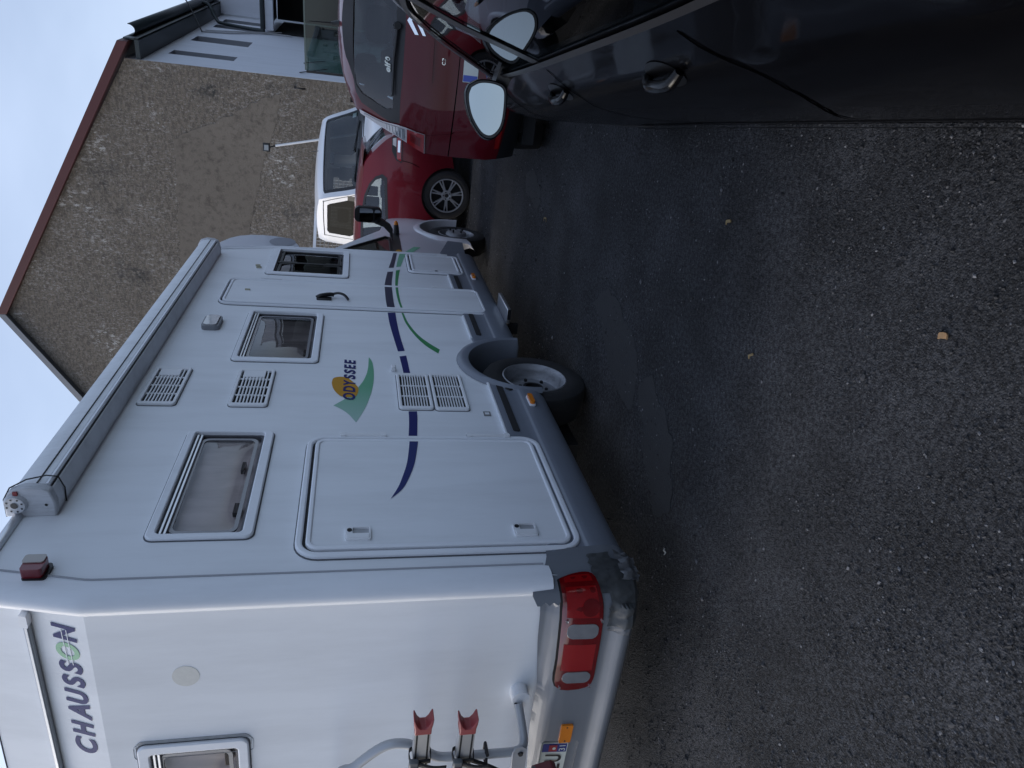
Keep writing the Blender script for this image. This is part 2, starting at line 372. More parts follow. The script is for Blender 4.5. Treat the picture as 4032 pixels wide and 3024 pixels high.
def scrap(name, x, y, L, W, ang, m, label, cat, bend=.2):
    V, Fc = [], []; n = 6
    for i in range(n+1):
        t = i/n-.5
        for s_, z in ((-1, .003), (1, .003), (1, .008), (-1, .008)):
            px, py = t*L, s_*W*.5*(1-.5*abs(t))+bend*L*(t*t*2)
            V.append((x+px*math.cos(ang)-py*math.sin(ang), y+px*math.sin(ang)+py*math.cos(ang), gz(x, y)+z+.004*math.sin(t*9)))
    for i in range(n):
        for k in range(4): Fc.append((i*4+k, i*4+(k+1) % 4, i*4+4+(k+1) % 4, i*4+4+k))
    Fc += [(0, 1, 2, 3), (n*4+3, n*4+2, n*4+1, n*4)]
    tag(mk(name, V, Fc, m, None), label, cat)
scrap('wood_chip', -.53, 1.45, .036, .017, 1.9, WOODC, 'small brown wood chip lying alone on the near asphalt', 'wood chip')
scrap('straw', -.52, 2.67, .050, .012, 2.0, STRAW, 'short straw blade nearest the black car doors', 'straw')
scrap('straw', -.94, 2.26, .042, .008, 2.4, STRAW, 'thin straw blade midway between motorhome and black car', 'straw')
scrap('twig', -1.17, 5.54, .10, .012, 1.7, STRAW, 'curled pale twig on asphalt behind the wheel with silver alloy', 'twig', .5)
scrap('cigarette_end', -2.08, 2.50, .030, .008, .9, PALE, 'pale cigarette end on asphalt near the rear bumper corner', 'litter')

# ------------------------------------------------------------------ the gabled building
C0 = Vector((-1.020, 16.969, 0)); wv = Vector((.0998, .9950, 0)); bv = Vector((-.9950, .0998, 0))
def BP(bb, z, d): return C0+bv*bb-wv*d+Vector((0, 0, z))          # on the gable wall
def WP(ww, z, d): return C0+wv*ww-bv*d+Vector((0, 0, z))          # on the flank wall
def roughcast(name, smooth=False):
    m = bpy.data.materials.new(name); m.use_nodes = True; t = m.node_tree; b = t.nodes['Principled BSDF']; L = t.links.new
    g_ = t.nodes.new('ShaderNodeNewGeometry'); pos = g_.outputs['Position']
    def noi(sc, det=6, ro=.6, stretch=None):
        n = t.nodes.new('ShaderNodeTexNoise'); n.inputs['Scale'].default_value = sc; n.inputs['Detail'].default_value = det; n.inputs['Roughness'].default_value = ro
        if stretch:
            mp_ = t.nodes.new('ShaderNodeMapping'); mp_.inputs['Scale'].default_value = stretch; L(pos, mp_.inputs[0]); L(mp_.outputs[0], n.inputs[0])
        else: L(pos, n.inputs[0])
        return n.outputs[0]
    def ramp(src, a, bb, c0=0., c1=1.):
        r = t.nodes.new('ShaderNodeMapRange'); r.inputs[1].default_value = a; r.inputs[2].default_value = bb; r.inputs[3].default_value = c0; r.inputs[4].default_value = c1; L(src, r.inputs[0]); return r.outputs[0]
    def mix(f, c1, c2):
        x = t.nodes.new('ShaderNodeMixRGB'); L(f, x.inputs[0])
        for i, c in ((1, c1), (2, c2)):
            if isinstance(c, tuple): x.inputs[i].default_value = (*c, 1)
            else: L(c, x.inputs[i])
        return x.outputs[0]
    def mul(a, b_):
        x = t.nodes.new('ShaderNodeMath'); x.operation = 'MULTIPLY'; L(a, x.inputs[0]); L(b_, x.inputs[1]); return x.outputs[0]
    c = mix(ramp(noi(.8, 5), .3, .7), (.195, .168, .140), (.235, .205, .172))
    if not smooth:
        c = mix(ramp(noi(9, 6, .7, (1, 1, 2.2)), .40, .62), (.120, .105, .09), c)
        c = mix(mul(ramp(noi(.7, 4, .6), .36, .66, .25, 1), ramp(noi(30, 6, .8, (1, 1, .45)), .52, .62)), c, (.40, .38, .36))
        c = mix(ramp(noi(46, 4, .8), .61, .68), c, (.44, .425, .40))
        c = mix(mul(ramp(noi(.9, 3, .6), .52, .66), ramp(noi(11, 6, .8, (1, 1, .6)), .54, .60)), c, (.52, .51, .49))
        c = mix(mul(ramp(noi(1.1, 4, .6), .58, .72), ramp(noi(14, 5, .7), .40, .55)), c, (.062, .062, .062))
    else:
        c = mix(ramp(noi(.5, 3), .2, .8), (.172, .151, .129), (.212, .186, .159))
        c = mix(ramp(noi(30, 4, .8), .64, .70), c, (.34, .31, .27))
        c = mix(ramp(noi(7, 6, .75), .48, .70), c, (.11, .096, .082))
    L(c, b.inputs['Base Color']); b.inputs['Roughness'].default_value = .95; b.inputs['Specular IOR Level'].default_value = .15
    bp = t.nodes.new('ShaderNodeBump'); bp.inputs['Strength'].default_value = .35 if smooth else .9; bp.inputs['Distance'].default_value = .03; L(noi(24, 6, .75), bp.inputs['Height']); L(bp.outputs[0], b.inputs['Normal'])
    return m
ROUGH = roughcast('brown_roughcast'); SMOOTHR = roughcast('smooth_brown_render', True)
REND = mat('white_render', (.72, .74, .80), .9, var=.04, vscale=2, dirt=.15, bump=.3, bscale=120)
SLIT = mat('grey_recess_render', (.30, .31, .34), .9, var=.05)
BARGE = mat('dark_red_metal', (.085, .020, .022), .6, var=.08)
FLASH = mat('grey_flashing', (.16, .17, .19), .45, metal=.5)
GUTTER = mat('dark_green_metal', (.022, .032, .036), .5, var=.1)
ROOFT = mat('dark_roof_sheet', (.05, .05, .055), .7)
bld = Thing('gabled_building', 'tall brown roughcast gable building with red roof edge and white flank wall', 'building', C0+bv*5.8, 0., C0+bv*5.8)
EZ, AP = 6.13, 9.42
v, f = panel([(0, 0), (11.66, 0), (11.66, EZ), (5.83, AP), (0, EZ)], [], lambda a, z: BP(a, z, 0), .6)
mk('gable_wall', v, f, ROUGH, bld, label='brown roughcast gable wall with pale flecks')
pp = [(.38, 3.12), (.9, 3.2), (1.32, 3.34), (1.8, 3.5), (2.3, 3.62), (2.9, 3.78), (3.42, 3.9), (4.1, 4.0), (5, 4.2), (6.5, 4.35), (8, 4.5), (8, 5.6), (6, 5.52), (4.6, 5.5), (3.6, 5.45), (2.6, 5.4), (1.5, 5.35), (1.32, 5.0), (1.1, 4.5), (.8, 4.0), (.5, 3.5)]
pq = []
for i in range(len(pp)):
    a, b2 = pp[i], pp[(i+1) % len(pp)]
    for k in range(5): pq.append((a[0]+(b2[0]-a[0])*k/5+.07*noise.noise((a[0]*3+k, a[1]*3, 0)), a[1]+(b2[1]-a[1])*k/5+.06*noise.noise((a[0]*3+k, a[1]*3, 5))))
mk('smooth_render_patch', *slab(pq, [], BP, 0, .006), SMOOTHR, bld, label='smooth brown repair patch on the rough gable')
# flank wall with deep slit recesses
slits = [(1.20, 1.80), (3.60, 4.55), (6.75, 7.45), (8.3, 9.1)]
holes = [[(a, 4.21), (c, 4.21), (c, 5.56), (a, 5.56)] for a, c in slits]
v, f = panel([(0, 0), (22, 0), (22, EZ), (0, EZ)], holes, lambda a, z: WP(a, z, .002), 1.5)
wallw = mk('flank_wall', v, f, REND, bld, label='white rendered flank wall with narrow upright recesses')
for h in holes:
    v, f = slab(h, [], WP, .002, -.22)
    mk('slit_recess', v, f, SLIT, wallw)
# verge boards
def slope(b0, z0, b1, z1, hgt, d0, d1, name, m):
    P = [(b0, z0), (b1, z1), (b1, z1-hgt), (b0, z0-hgt)]
    return mk(name, *slab(P, [], BP, d0, d1, True), m, bld, bevel=.01)
slope(-.34, EZ+.06, 5.86, AP+.15, .20, -.3, .14, 'verge_board', BARGE)
slope(5.87, AP+.15, 11.9, EZ+.08, .17, -.3, .12, 'verge_flashing', FLASH)
# roof planes
for s in (0, 1):
    a = (-.28, EZ-.03, 5.85, AP+.06) if s == 0 else (12.2, EZ-.1, 5.85, AP+.10)
    P = [(a[0], a[1]), (a[2], a[3]), (a[2], a[3]+.06), (a[0], a[1]+.06)]
    mk('roof_slope', *slab(P, [], BP, .10, -22, True), ROOFT, bld)
# boxed eave and gutter over the flank wall
def wbox(a0, a1, d0, d1, z0, z1, name, m, par, bev=.0):
    P = [(a0, z0), (a1, z0), (a1, z1), (a0, z1)]
    return mk(name, *slab(P, [], WP, d0, d1, True), m, par, bevel=bev)
wbox(.02, 13, .004, .40, EZ-.30, EZ-.22, 'soffit', GUTTER, bld)
gp = []
for t_ in range(9):
    a = math.pi*t_/8; gp.append((.50-.11*math.cos(a), EZ-.06-.13*math.sin(a)))
rings = [[WP(ww, z, d) for d, z in gp+[(x+(-.012 if i < 4 else .012)*0, z+.0) for i, (x, z) in enumerate(gp[::-1])]] for ww in (.0, 4, 8, 13)]
mk('gutter', *loft([[WP(ww, z, d) for d, z in gp] for ww in (.30, 4, 8, 13)]), GUTTER, bld, solid=.012)
mk('gutter_board', *slab([(.02, EZ-.30), (13, EZ-.30), (13, EZ-.02), (.02, EZ-.02)], [], WP, .36, .39, True), GUTTER, bld)
mk('downpipe', *tube(smoothpath([WP(7.7, EZ-.2, .5), WP(7.7, EZ-.35, .46), WP(7.4, EZ-.6, .12), WP(7.2, EZ-.8, .08), WP(6.9, EZ-1.4, .07), WP(6.75, 4.15, .07)], 5), .05, 8), GUTTER, bld)
# conduits and cable
CONDU = mat('pale_conduit', (.42, .42, .44), .6)
mk('conduit', *tube(smoothpath([WP(5.3, 5.6, .03), WP(5.6, 5.0, .03), WP(6.2, 4.3, .04), WP(6.55, 4.0, .03), WP(6.6, 3.4, .03)], 4), .022, 6), CONDU, wallw)
mk('conduit', *tube(smoothpath([WP(5.6, 5.55, .03), WP(6.05, 4.7, .05), WP(6.6, 4.05, .05), WP(6.9, 3.7, .06)], 4), .016, 6), CONDU, wallw)
mk('cable', *tube(smoothpath([WP(5.1, 5.55, .05), WP(5.4, 5.75, .35), WP(5.8, 6.1, .8), WP(6.4, 6.9, 1.5), WP(7.5, 8.6, 3.0), WP(8.4, 10.2, 4.6)], 5), .018, 6), BLACKP, bld)
mk('wall_hook', *tube(smoothpath([BP(.20, 2.82, .0), BP(.2, 2.8, .08), BP(.2, 2.68, .10), BP(.2, 2.6, .06)], 4), .02, 6), BLACKP, bld)
mk('diagonal_bracket', *tube([WP(.5, 2.75, .03), WP(1.4, 2.2, .03)], .012, 5), BLACKP, wallw)
mk('diagonal_bracket', *tube([WP(1.9, 2.75, .03), WP(2.6, 2.3, .03)], .012, 5), BLACKP, wallw)
# lower wing with a boarded front over a dark open bay
wing = Thing('boarded_wing', 'white boarded wing with dark open bay beside the flank wall', 'building', WP(9, 0, 3), 0., WP(9, 0, 3))
for k in range(12):
    a = .06+k*.62
    P = lambda u, z, d: WP(10.0-d, z, u)
    mk('board', *slab([(a, 4.45), (a+.60, 4.45), (a+.60, 6.6), (a, 6.6)], [], P, 0, .03, True), REND, wing, bevel=.008)
wbox(6.7, 6.9, .10, 8, 3.90, 4.12, 'beam', REND, wing, .01)
wbox(6.72, 10.1, .12, 8, 4.13, 4.22, 'bay_roof', ROOFT, wing)
mk('pipe', *tube([WP(6.62, 4.20, .12), WP(6.62, 4.20, 8)], .05, 8), GUTTER, wing)
mk('bay_back_wall', *slab([(.1, 0), (8, 0), (8, 4.1), (.1, 4.1)], [], lambda u, z, d: WP(10.05-d, z, u), 0, .03), DARKIN, wing)  # bay walls coloured near black to stand in for shade under the roof
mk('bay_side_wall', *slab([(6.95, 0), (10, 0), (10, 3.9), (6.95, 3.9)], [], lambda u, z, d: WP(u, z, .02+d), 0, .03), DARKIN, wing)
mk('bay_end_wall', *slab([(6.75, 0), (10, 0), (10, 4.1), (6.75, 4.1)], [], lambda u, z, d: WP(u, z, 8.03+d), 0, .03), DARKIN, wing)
mk('wing_top', *slab([(0, 6.6), (8, 6.6), (8, 6.7), (0, 6.7)], [], lambda u, z, d: WP(10.1-d, z, u), -2, .1, True), GUTTER, wing)

# green tinted glass screen in front of the flank wall
gsx = -.72; GSY = 13.6
gs = Thing('glass_screen', 'large green tinted glass screen with black edge standing behind the red cars', 'glass screen', (gsx+1.2, GSY, 0), 0., (gsx+1.2, GSY, 0))
GP = lambda x, z, d: Vector((x, GSY-.08*(x-gsx)-d, z))
mk('pane', *slab([(gsx+.04, .3), (gsx+2.6, .3), (gsx+2.6, 2.40), (gsx+.04, 2.36)], [], GP, 0, .012, True), GREENGLASS, gs)
mk('post', *slab([(gsx, 0), (gsx+.038, 0), (gsx+.038, 2.36), (gsx, 2.36)], [], GP, -.02, .03, True), BLACKP, gs)
mk('post', *slab([(gsx+2.6, 0), (gsx+2.66, 0), (gsx+2.66, 2.4), (gsx+2.6, 2.4)], [], GP, -.02, .03, True), BLACKP, gs)
mk('bottom_rail', *slab([(gsx+.04, .2), (gsx+2.6, .2), (gsx+2.6, .298), (gsx+.04, .298)], [], GP, -.02, .03, True), BLACKP, gs)
mk('top_rail', *slab([(gsx+.04, 2.362), (gsx+2.6, 2.402), (gsx+2.6, 2.425), (gsx+.04, 2.385)], [], GP, -.006, .018, True), mat('grey_green_rail', (.10, .13, .12), .4), gs)
# leaning white pole with floodlight
pl = Thing('floodlight_pole', 'thin leaning white pole topped by a small black floodlight', 'lamp post', (-1.44, 14.9, 0), 0., (-1.44, 14.9, 0))
mk('pole', *tube([(-1.44, 14.9, 0), (-1.98, 14.9, 2.25), (-2.16, 14.9, 3.03)], .022, 8), VANW, pl)
mk('bracket', *tube([(-2.155, 14.9, 3.02), (-2.18, 14.86, 3.10), (-2.19, 14.84, 3.14)], .014, 6), BLACKP, pl)
fl = mk('floodlight', *box(-2.27, -2.11, 14.77, 14.84, 3.12, 3.25), BLACKP, pl, bevel=.012)
mk('lens', *box(-2.24, -2.14, 14.762, 14.769, 3.145, 3.225), GREYLENS, fl)
# ------------------------------------------------------------------ the motorhome
XS, XL, YR, FY = -1.87, -4.07, 2.11, 6.70
MB = Vector((-2.97, 4.4, 0))
mh = Thing('motorhome', 'white low profile motorhome with grey skirts parked on the left', 'motorhome', MB, 0., MB)
S = lambda y, z, d: (XS+d, y, z)
def rear_y(z): return YR+(.085*(z-2.4)/.37 if z > 2.4 else 0.)
Rp = lambda x, z, d: (x, rear_y(z)-d, z)
win_r = (2.437, 3.243, 1.915, 2.237); win_m = (4.165, 4.962, 1.747, 2.179); win_f = (5.91, 6.60, 1.592, 2.150)
wall_out = [(2.125, .58), (6.775, .58), (6.757, 1.13), (6.73, 1.7), (6.695, 2.07), (6.66, 2.23), (6.57, 2.52), (6.48, 2.77), (2.20, 2.77), (2.125, 2.40)]
arch_c, arch_z = 4.15, .20
def wallhole(w_): return [(w_[0], w_[2]), (w_[1], w_[2]), (w_[1], w_[3]), (w_[0], w_[3])]
archh = [(4.185+.405*math.cos(rad(a)), .385+.41*math.sin(rad(a))) for a in range(180, -1, -10)]
whole = [(2.125, .58)]+[p for p in archh if p[1] > .58][::1]+[(6.775, .58)]
wo = [(2.125, .58)]+[(p[0], p[1]) for p in archh if p[1] > .585]+wall_out[1:]
v, f = panel(wo, [wallhole(w_) for w_ in (win_r, win_m, win_f)], lambda y, z: S(y, z, 0), .35)
wall = mk('side_wall', v, f, WHITE, mh, label='white coach side wall with coloured stripes and lettering')
v, f = panel([(a, b) for a, b in wall_out], [], lambda y, z: (XL, y, z), .8); mk('side_wall', v, f, WHITE, mh)
# rear wall with window opening
rw = (-3.33, -2.683, 1.92, 2.252)
pa = panel([(XL, .60), (XS-.02, .60), (XS-.02, 2.4), (XL, 2.4)], [wallhole(rw)], lambda x, z: Rp(x, z, 0), .4)
pb = panel([(XL, 2.4), (XS-.02, 2.4), (XS-.02, 2.77), (XS-.3, 2.795), (-2.97, 2.815), (XL+.3, 2.795), (XL, 2.77)], [], lambda x, z: Rp(x, z+1e-6, 0), .4)
v, f = join(pa, pb)
rwall = mk('rear_wall', v, f, WHITE, mh, smooth=8, label='white rear wall with maker lettering')
# roof, floor, front bulkhead
rings = []
for i in range(13):
    x = XL+(XS-XL)*i/12; c = 1-(2*(i/12)-1)**2; rings.append([(x, 2.20, 2.77+.045*c), (x, 4.4, 2.77+.055*c), (x, 6.5, 2.77+.045*c)])
mk('roof', *loft(rings), PLASW, mh)
mk('floor', *box(XL+.36, XS-.36, 2.2, 6.7, .40, .46), DARKIN, mh)
mk('front_bulkhead', *box(XL+.02, XS-.02, 6.5, 6.52, .46, 2.7), DARKIN, mh)
mk('partition', *box(XL+.02, XS-.03, 3.62, 3.64, .46, 2.74), CURTAIN, mh)
mk('inner_lining', *box(-3.0, -2.97, 2.3, 6.5, .47, 2.74), CURTAIN, mh)
mk('roof_rail', *tube([(XS+.004, 2.19, 2.765), (XS+.004, 6.49, 2.765)], .018, 8), ALU, mh)
# corner trim
prof = [(.006, .075), (.012, .02), (.006, -.012), (-.012, -.032), (-.036, -.040), (-.058, -.030), (-.070, -.014), (-.078, -.006)]
ct_ = []
for z in (.70, 1.2, 1.8, 2.3, 2.385, 2.41, 2.6, 2.775):
    ct_.append([(XS+a, rear_y(z)+b, z) for a, b in prof])
mk('corner_trim', *loft(ct_), WHITE_T, mh)
mk('trim_bead', *tube([(XS-.074, rear_y(z)-.008, z) for z in (.72, 1.6, 2.39, 2.42, 2.77)], .006, 6), WHITE_T, mh)
for q_, w_ in (((.008, .078), .004), ((-.082, .002), .004)): mk('trim_joint', *tube([(XS+q_[0], rear_y(z)+q_[1]-(.0 if q_[0] > 0 else .003), z) for z in (.72, 1.6, 2.385, 2.41, 2.77)], w_, 5), mat('grey_joint', (.36, .37, .40), .7), mh)
ct_ = [[(XL-a, rear_y(z)+b, z) for a, b in prof] for z in (.70, 1.6, 2.385, 2.41, 2.775)]
mk('corner_trim', *loft(ct_), WHITE_T, mh)
# front edge trim of the coach wall
mk('front_edge_trim', *tube([S(y, z, -.004) for y, z in ((6.78, .62), (6.757, 1.13), (6.73, 1.7), (6.695, 2.07), (6.66, 2.23), (6.57, 2.52), (6.49, 2.76))], .016, 8), WHITE_T, mh)

OUTLINE = mat('dark_outline', (.10, .105, .12), .8)  # for dark rings added round frames to make their edges crisper
def window(outer, inner, pane, P, kind='top', mg=None, cur=CURTAIN):
    o = mk('window', *slab(rr(*outer, .035), [rr(*inner, .018)], P, -.03, .016), WHITE_T, mh, bevel=.006)
    mk('edge_outline', *slab(rr(outer[0]-.005, outer[1]+.005, outer[2]-.005, outer[3]+.005, .038), [rr(outer[0]+.004, outer[1]-.004, outer[2]+.004, outer[3]-.004, .03)], P, 0, .003), OUTLINE, o)
    mk('seal', *slab(rr(inner[0]-.004, inner[1]+.004, inner[2]-.004, inner[3]+.004, .02), [rr(inner[0]+.012, inner[1]-.012, inner[2]+.012, inner[3]-.012, .03)], P, -.03, -.006), mat('grey_window_seal', (.07, .07, .08), .6), o)
    def bul(a, b):
        t = 1-((a-(pane[0]+pane[1])/2)/((pane[1]-pane[0])/2))**4; q = 1-((b-(pane[2]+pane[3])/2)/((pane[3]-pane[2])/2))**4
        return Vector(P(a, b, -.014+.016*max(0, t)*max(0, q)+.0015*noise.noise((a*5, b*7, 0))))
    v_, f_ = panel(rr(*pane, .04), [], bul, .045)
    pn = mk('pane', v_, f_, mg or ACRYL, o)
    mk('pane_rim', *slab(rr(*pane, .04), [rr(pane[0]+.016, pane[1]-.016, pane[2]+.016, pane[3]-.016, .03)], P, -.016, -.008), mat('grey_pane_rim', (.19, .19, .21), .3, coat=.5), o)
    if kind == 'top':
        for q in (0, 1):
            zt = inner[3]-.008-.017*q
            mk('hinge_rail', *slab([(inner[0]+.012, zt-.011), (inner[1]-.012, zt-.011), (inner[1]-.012, zt), (inner[0]+.012, zt)], [], P, -.02, .004), ALU, o, bevel=.002)
    # blind hanging inside
    n = 40; a0, a1, b0, b1 = inner; V_, F2 = [], []
    for i in range(n+1):
        a = a0-.02+(a1-a0+.04)*i/n
        for j in range(7):
            b = b0-.03+(b1-b0+.06)*j/6
            V_.append(P(a, b, -.048-.004*math.sin(i*1.1)-.012*noise.noise((a*4, b*5, 2))))
    for i in range(n):
        for j in range(6): F2.append((i*7+j, i*7+j+1, i*7+8+j, i*7+7+j))
    if cur: mk('blind', V_, F2, cur, o)
    return o
BL_R = mat('pale_blind', (.62, .58, .58), .9, var=.3, vscale=4, dirt=.5, dirt_col=(.16,.15,.15)); BL_M = mat('dark_curtain', (.20, .19, .19), .9, var=.5, vscale=4, dirt=.95, dirt_col=(.02,.02,.02))
o = window((2.405, 3.258, 1.871, 2.274), win_r, (2.462, 3.215, 1.94, 2.205), S, cur=BL_R)
for (a, b, w_, h_) in ((2.60, 1.955, .075, .022), (2.93, 1.972, .075, .018)):
    mk('latch', *box(XS-.035, XS-.012, a, a+w_, b, b+h_), BLACKP, o, bevel=.003)
o = window((4.117, 4.970, 1.703, 2.212), win_m, (4.20, 4.93, 1.77, 2.14), S, cur=BL_M)
mk('latch', *box(XS-.04, XS-.02, 4.3, 4.38, 1.785, 1.805), BLACKP, o, bevel=.003)
o = window((5.858, 6.633, 1.543, 2.210), win_f, (5.93, 6.58, 1.612, 2.13), S, 'slide', ACRYL_D, BL_M)
mk('mid_bar', *box(XS-.03, XS+.004, 6.205, 6.235, 1.60, 2.145), BLACKP, o)
for a, b in ((5.94, 6.195), (6.245, 6.57)):
    mk('sash', *slab(rr(a, b, 1.62, 2.125, .02), [rr(a+.018, b-.018, 1.638, 2.107, .015)], S, -.02, .001), BLACKP, o)
o = window((-3.38, -2.636, 1.877, 2.296), rw, (-3.30, -2.71, 1.945, 2.225), Rp, cur=BL_R)
mk('latch', *box(-2.83, -2.76, YR+.02, YR+.045, 1.955, 1.98), BLACKP, o, bevel=.003)
mk('sealant_smear', *slab(rr(-2.70, -2.617, 1.868, 2.30, .03), [rr(-2.72, -2.637, 1.86, 2.31, .02)], Rp, 0, .003), mat('old_sealant', (.30, .31, .32), .7, var=.4, vscale=25), rwall)

# doors and hatches
def hatch(name, y0, y1, z0, z1, r, frame, m=WHITE, label=None):
    o = mk(name, *slab(rr(y0, y1, z0, z1, r), [rr(y0+frame, y1-frame, z0+frame, z1-frame, max(.01, r-frame))], S, 0, .020), WHITE_T, mh, bevel=.007, label=label)
    mk('edge_outline', *slab(rr(y0-.005, y1+.005, z0-.005, z1+.005, r+.004), [rr(y0+.004, y1-.004, z0+.004, z1-.004, r-.003)], S, 0, .003 if name != 'garage_hatch' else .004), OUTLINE, o)
    g0 = frame; g1 = frame+.013
    mk('gap_seal', *slab(rr(y0+g0-.002, y1-g0+.002, z0+g0-.002, z1-g0+.002, r-g0), [rr(y0+g1, y1-g1, z0+g1, z1-g1, r-g1)], S, .0, .006), RUBBER, o)
    mk('leaf_rim', *slab(rr(y0+g1, y1-g1, z0+g1, z1-g1, r-g1), [rr(y0+g1+.022, y1-g1-.022, z0+g1+.022, z1-g1-.022, max(.012, r-g1-.022))], S, .0, .024), WHITE_T, o, bevel=.006)
    mk('leaf', *slab(rr(y0+g1+.021, y1-g1-.021, z0+g1+.021, z1-g1-.021, max(.012, r-g1-.02)), [], S, .002, .0185), m, o)
    return o
gar = hatch('garage_hatch', 2.265, 3.206, .517, 1.706, .095, .028, label='large white garage hatch near the rear corner')
for zc in (1.459, .754):
    l = mk('lock', *slab(rr(2.354, 2.436, zc-.051, zc+.051, .008), [rr(2.392, 2.43, zc-.044, zc+.022, .004)], S, .018, .028), PLASW, gar, bevel=.003)
    mk('lock', *slab(rr(2.360, 2.389, zc-.044, zc+.044, .004), [], S, .026, .031), PLASW, gar, bevel=.002)
    mk('key_barrel', *lathe([(.0, .0), (.006, .0), (.006, .010), (.0, .010)], 14, 'x', (XS+.026, 2.412, zc+.035)), DARKM, gar)
    mk('lock_recess', *slab(rr(2.392, 2.43, zc-.044, zc+.022, .004), [], S, .017, .0192), mat('grey_recess', (.36, .37, .39), .6), gar)
for z0, z1 in ((1.317, 1.549), (.668, .901)):
    mk('hinge', *tube([S(3.203, z0, .022), S(3.203, z1, .022)], .010, 8), PLASW, gar)
    for q in (z0, z1-.03): mk('hinge', *box(XS, XS+.03, 3.19, 3.222, q, q+.03), PLASW, gar, bevel=.003)
ent = hatch('entrance_door', 5.098, 5.682, .455, 2.452, .085, .012, label='tall narrow white entrance door')
mk('door_handle', *tube(smoothpath([S(5.262, 1.77, .03), S(5.268, 1.74, .045), S(5.29, 1.68, .05), S(5.30, 1.645, .045)], 4), .016, 8), BLACKP, ent)
mk('door_handle', *tube(smoothpath([S(5.30, 1.655, .05), S(5.295, 1.61, .062), S(5.275, 1.565, .055), S(5.245, 1.535, .03)], 4), .010, 8), BLACKP, ent)
mk('handle_plate', *box(XS+.018, XS+.034, 5.235, 5.29, 1.66, 1.77), BLACKP, ent, bevel=.006)
for z0 in (2.06, .70): mk('hinge', *tube([S(5.69, z0, .020), S(5.69, z0+.16, .020)], .009, 8), PLASW, ent)
lk = hatch('front_locker_hatch', 6.112, 6.69, .525, 1.026, .06, .022, label='small white locker hatch ahead of the entrance door')
mk('lock', *lathe([(.0, .0), (.006, .0), (.006, .014), (.0, .014)], 14, 'x', (XS+.018, 6.155, .776)), CHROME, lk)
for z0 in (.62, .86): mk('hinge', *tube([S(6.70, z0, .02), S(6.70, z0+.09, .02)], .009, 8), PLASW, lk)
for yy in (6.028, 5.392):
    mk('door_catch', *join(box(XS, XS+.012, yy-.013, yy+.013, 2.255, 2.295), box(XS+.012, XS+.030, yy-.006, yy+.006, 2.262, 2.30)), mat('yellowed_plastic', (.42, .40, .30), .5), wall, bevel=.002)
# awning lamp
mk('awning_lamp', *slab(rr(4.60, 4.80, 2.358, 2.468, .03), [], S, 0, .030), mat('grey_lamp_body', (.22, .23, .25), .5), wall, bevel=.010)
mk('lamp_lens', *slab(rr(4.612, 4.788, 2.372, 2.456, .024), [], S, .028, .040), CLEARLENS, wall, bevel=.006)
# ventilation grilles
DARKV = mat('grille_dark', (.01, .01, .011), .9)
def grille(y0, y1, z0, z1, n, cross, cover=None):
    o = mk('vent_grille', *slab(rr(y0, y1, z0, z1, .022), [rr(y0+.028, y1-.028, z0+.018, z1-.018, .006)], S, 0, .016), PLASW, mh, bevel=.004)
    mk('edge_outline', *slab(rr(y0-.004, y1+.004, z0-.004, z1+.004, .024), [rr(y0+.004, y1-.004, z0+.004, z1-.004, .018)], S, 0, .0025), OUTLINE, o)
    mk('backing', *slab(rr(y0+.02, y1-.02, z0+.012, z1-.012, .006), [], S, .0, .002), DARKV, o)
    h = (z1-z0-.036)/n
    for i in range(n-1):
        zc = z0+.018+h*(i+1)
        mk('slat', *slab([(y0+.028, zc-h*.20), (y1-.028, zc-h*.20), (y1-.028, zc+h*.20), (y0+.028, zc+h*.20)], [], S, .002, .012), PLASW, o)
    for i in range(cross):
        yc = y0+.028+(y1-y0-.056)*(i+1)/(cross+1)
        mk('cross_bar', *box(XS+.002, XS+.009, yc-.005, yc+.005, z0+.016, z1-.016), PLASW, o)
    if cover:
        mk('flue_cover', *slab(rr(y1-.028-.085, y1-.029, z0+.05, z1-.03, .006), [], S, .003, .015), PLASW, o, bevel=.002)
    return o
grille(3.532, 3.992, 2.397, 2.585, 9, 3, True)
grille(3.530, 3.994, 1.939, 2.138, 9, 3, True)
grille(3.520, 3.983, 1.041, 1.234, 10, 2)
grille(3.515, 3.992, .836, 1.032, 10, 2)
mk('water_cap', *box(XS, XS+.035, 4.028, 4.062, 1.232, 1.262), PLASW, wall, bevel=.006)
eb = mk('small_socket_label', *box(XS, XS+.004, 3.462, 3.512, .722, .762), mat('grey_label', (.20, .20, .20), .5), wall)
mk('label_centre', *box(XS+.004, XS+.006, 3.475, 3.497, .730, .754), PLASW, wall)
# stripes and lettering (vinyl on the wall)
BT = [(6.784,1.127),(6.461,1.165),(6.177,1.203),(5.869,1.236),(5.680,1.249),(5.466,1.252),(5.283,1.252),(5.145,1.247),(5.078,1.245),(4.854,1.239),(4.591,1.222),(4.300,1.200),(4.177,1.193),(4.000,1.185),(3.797,1.183),(3.506,1.185),(3.364,1.191),(3.215,1.203)]
BB = [(6.792,1.092),(6.469,1.126),(6.196,1.155),(5.879,1.181),(5.678,1.191),(5.475,1.193),(5.291,1.193),(5.152,1.189),(5.085,1.187),(4.850,1.184),(4.596,1.174),(4.313,1.155),(4.204,1.150),(4.002,1.144),(3.800,1.137),(3.507,1.138),(3.365,1.146),(3.216,1.158)]
GT = [(6.77,1.069),(6.447,1.109),(6.225,1.129),(5.927,1.150),(5.675,1.161),(5.480,1.163),(5.296,1.157),(5.151,1.146),(5.084,1.141),(4.868,1.121),(4.634,1.070),(4.459,1.009),(4.333,.937)]
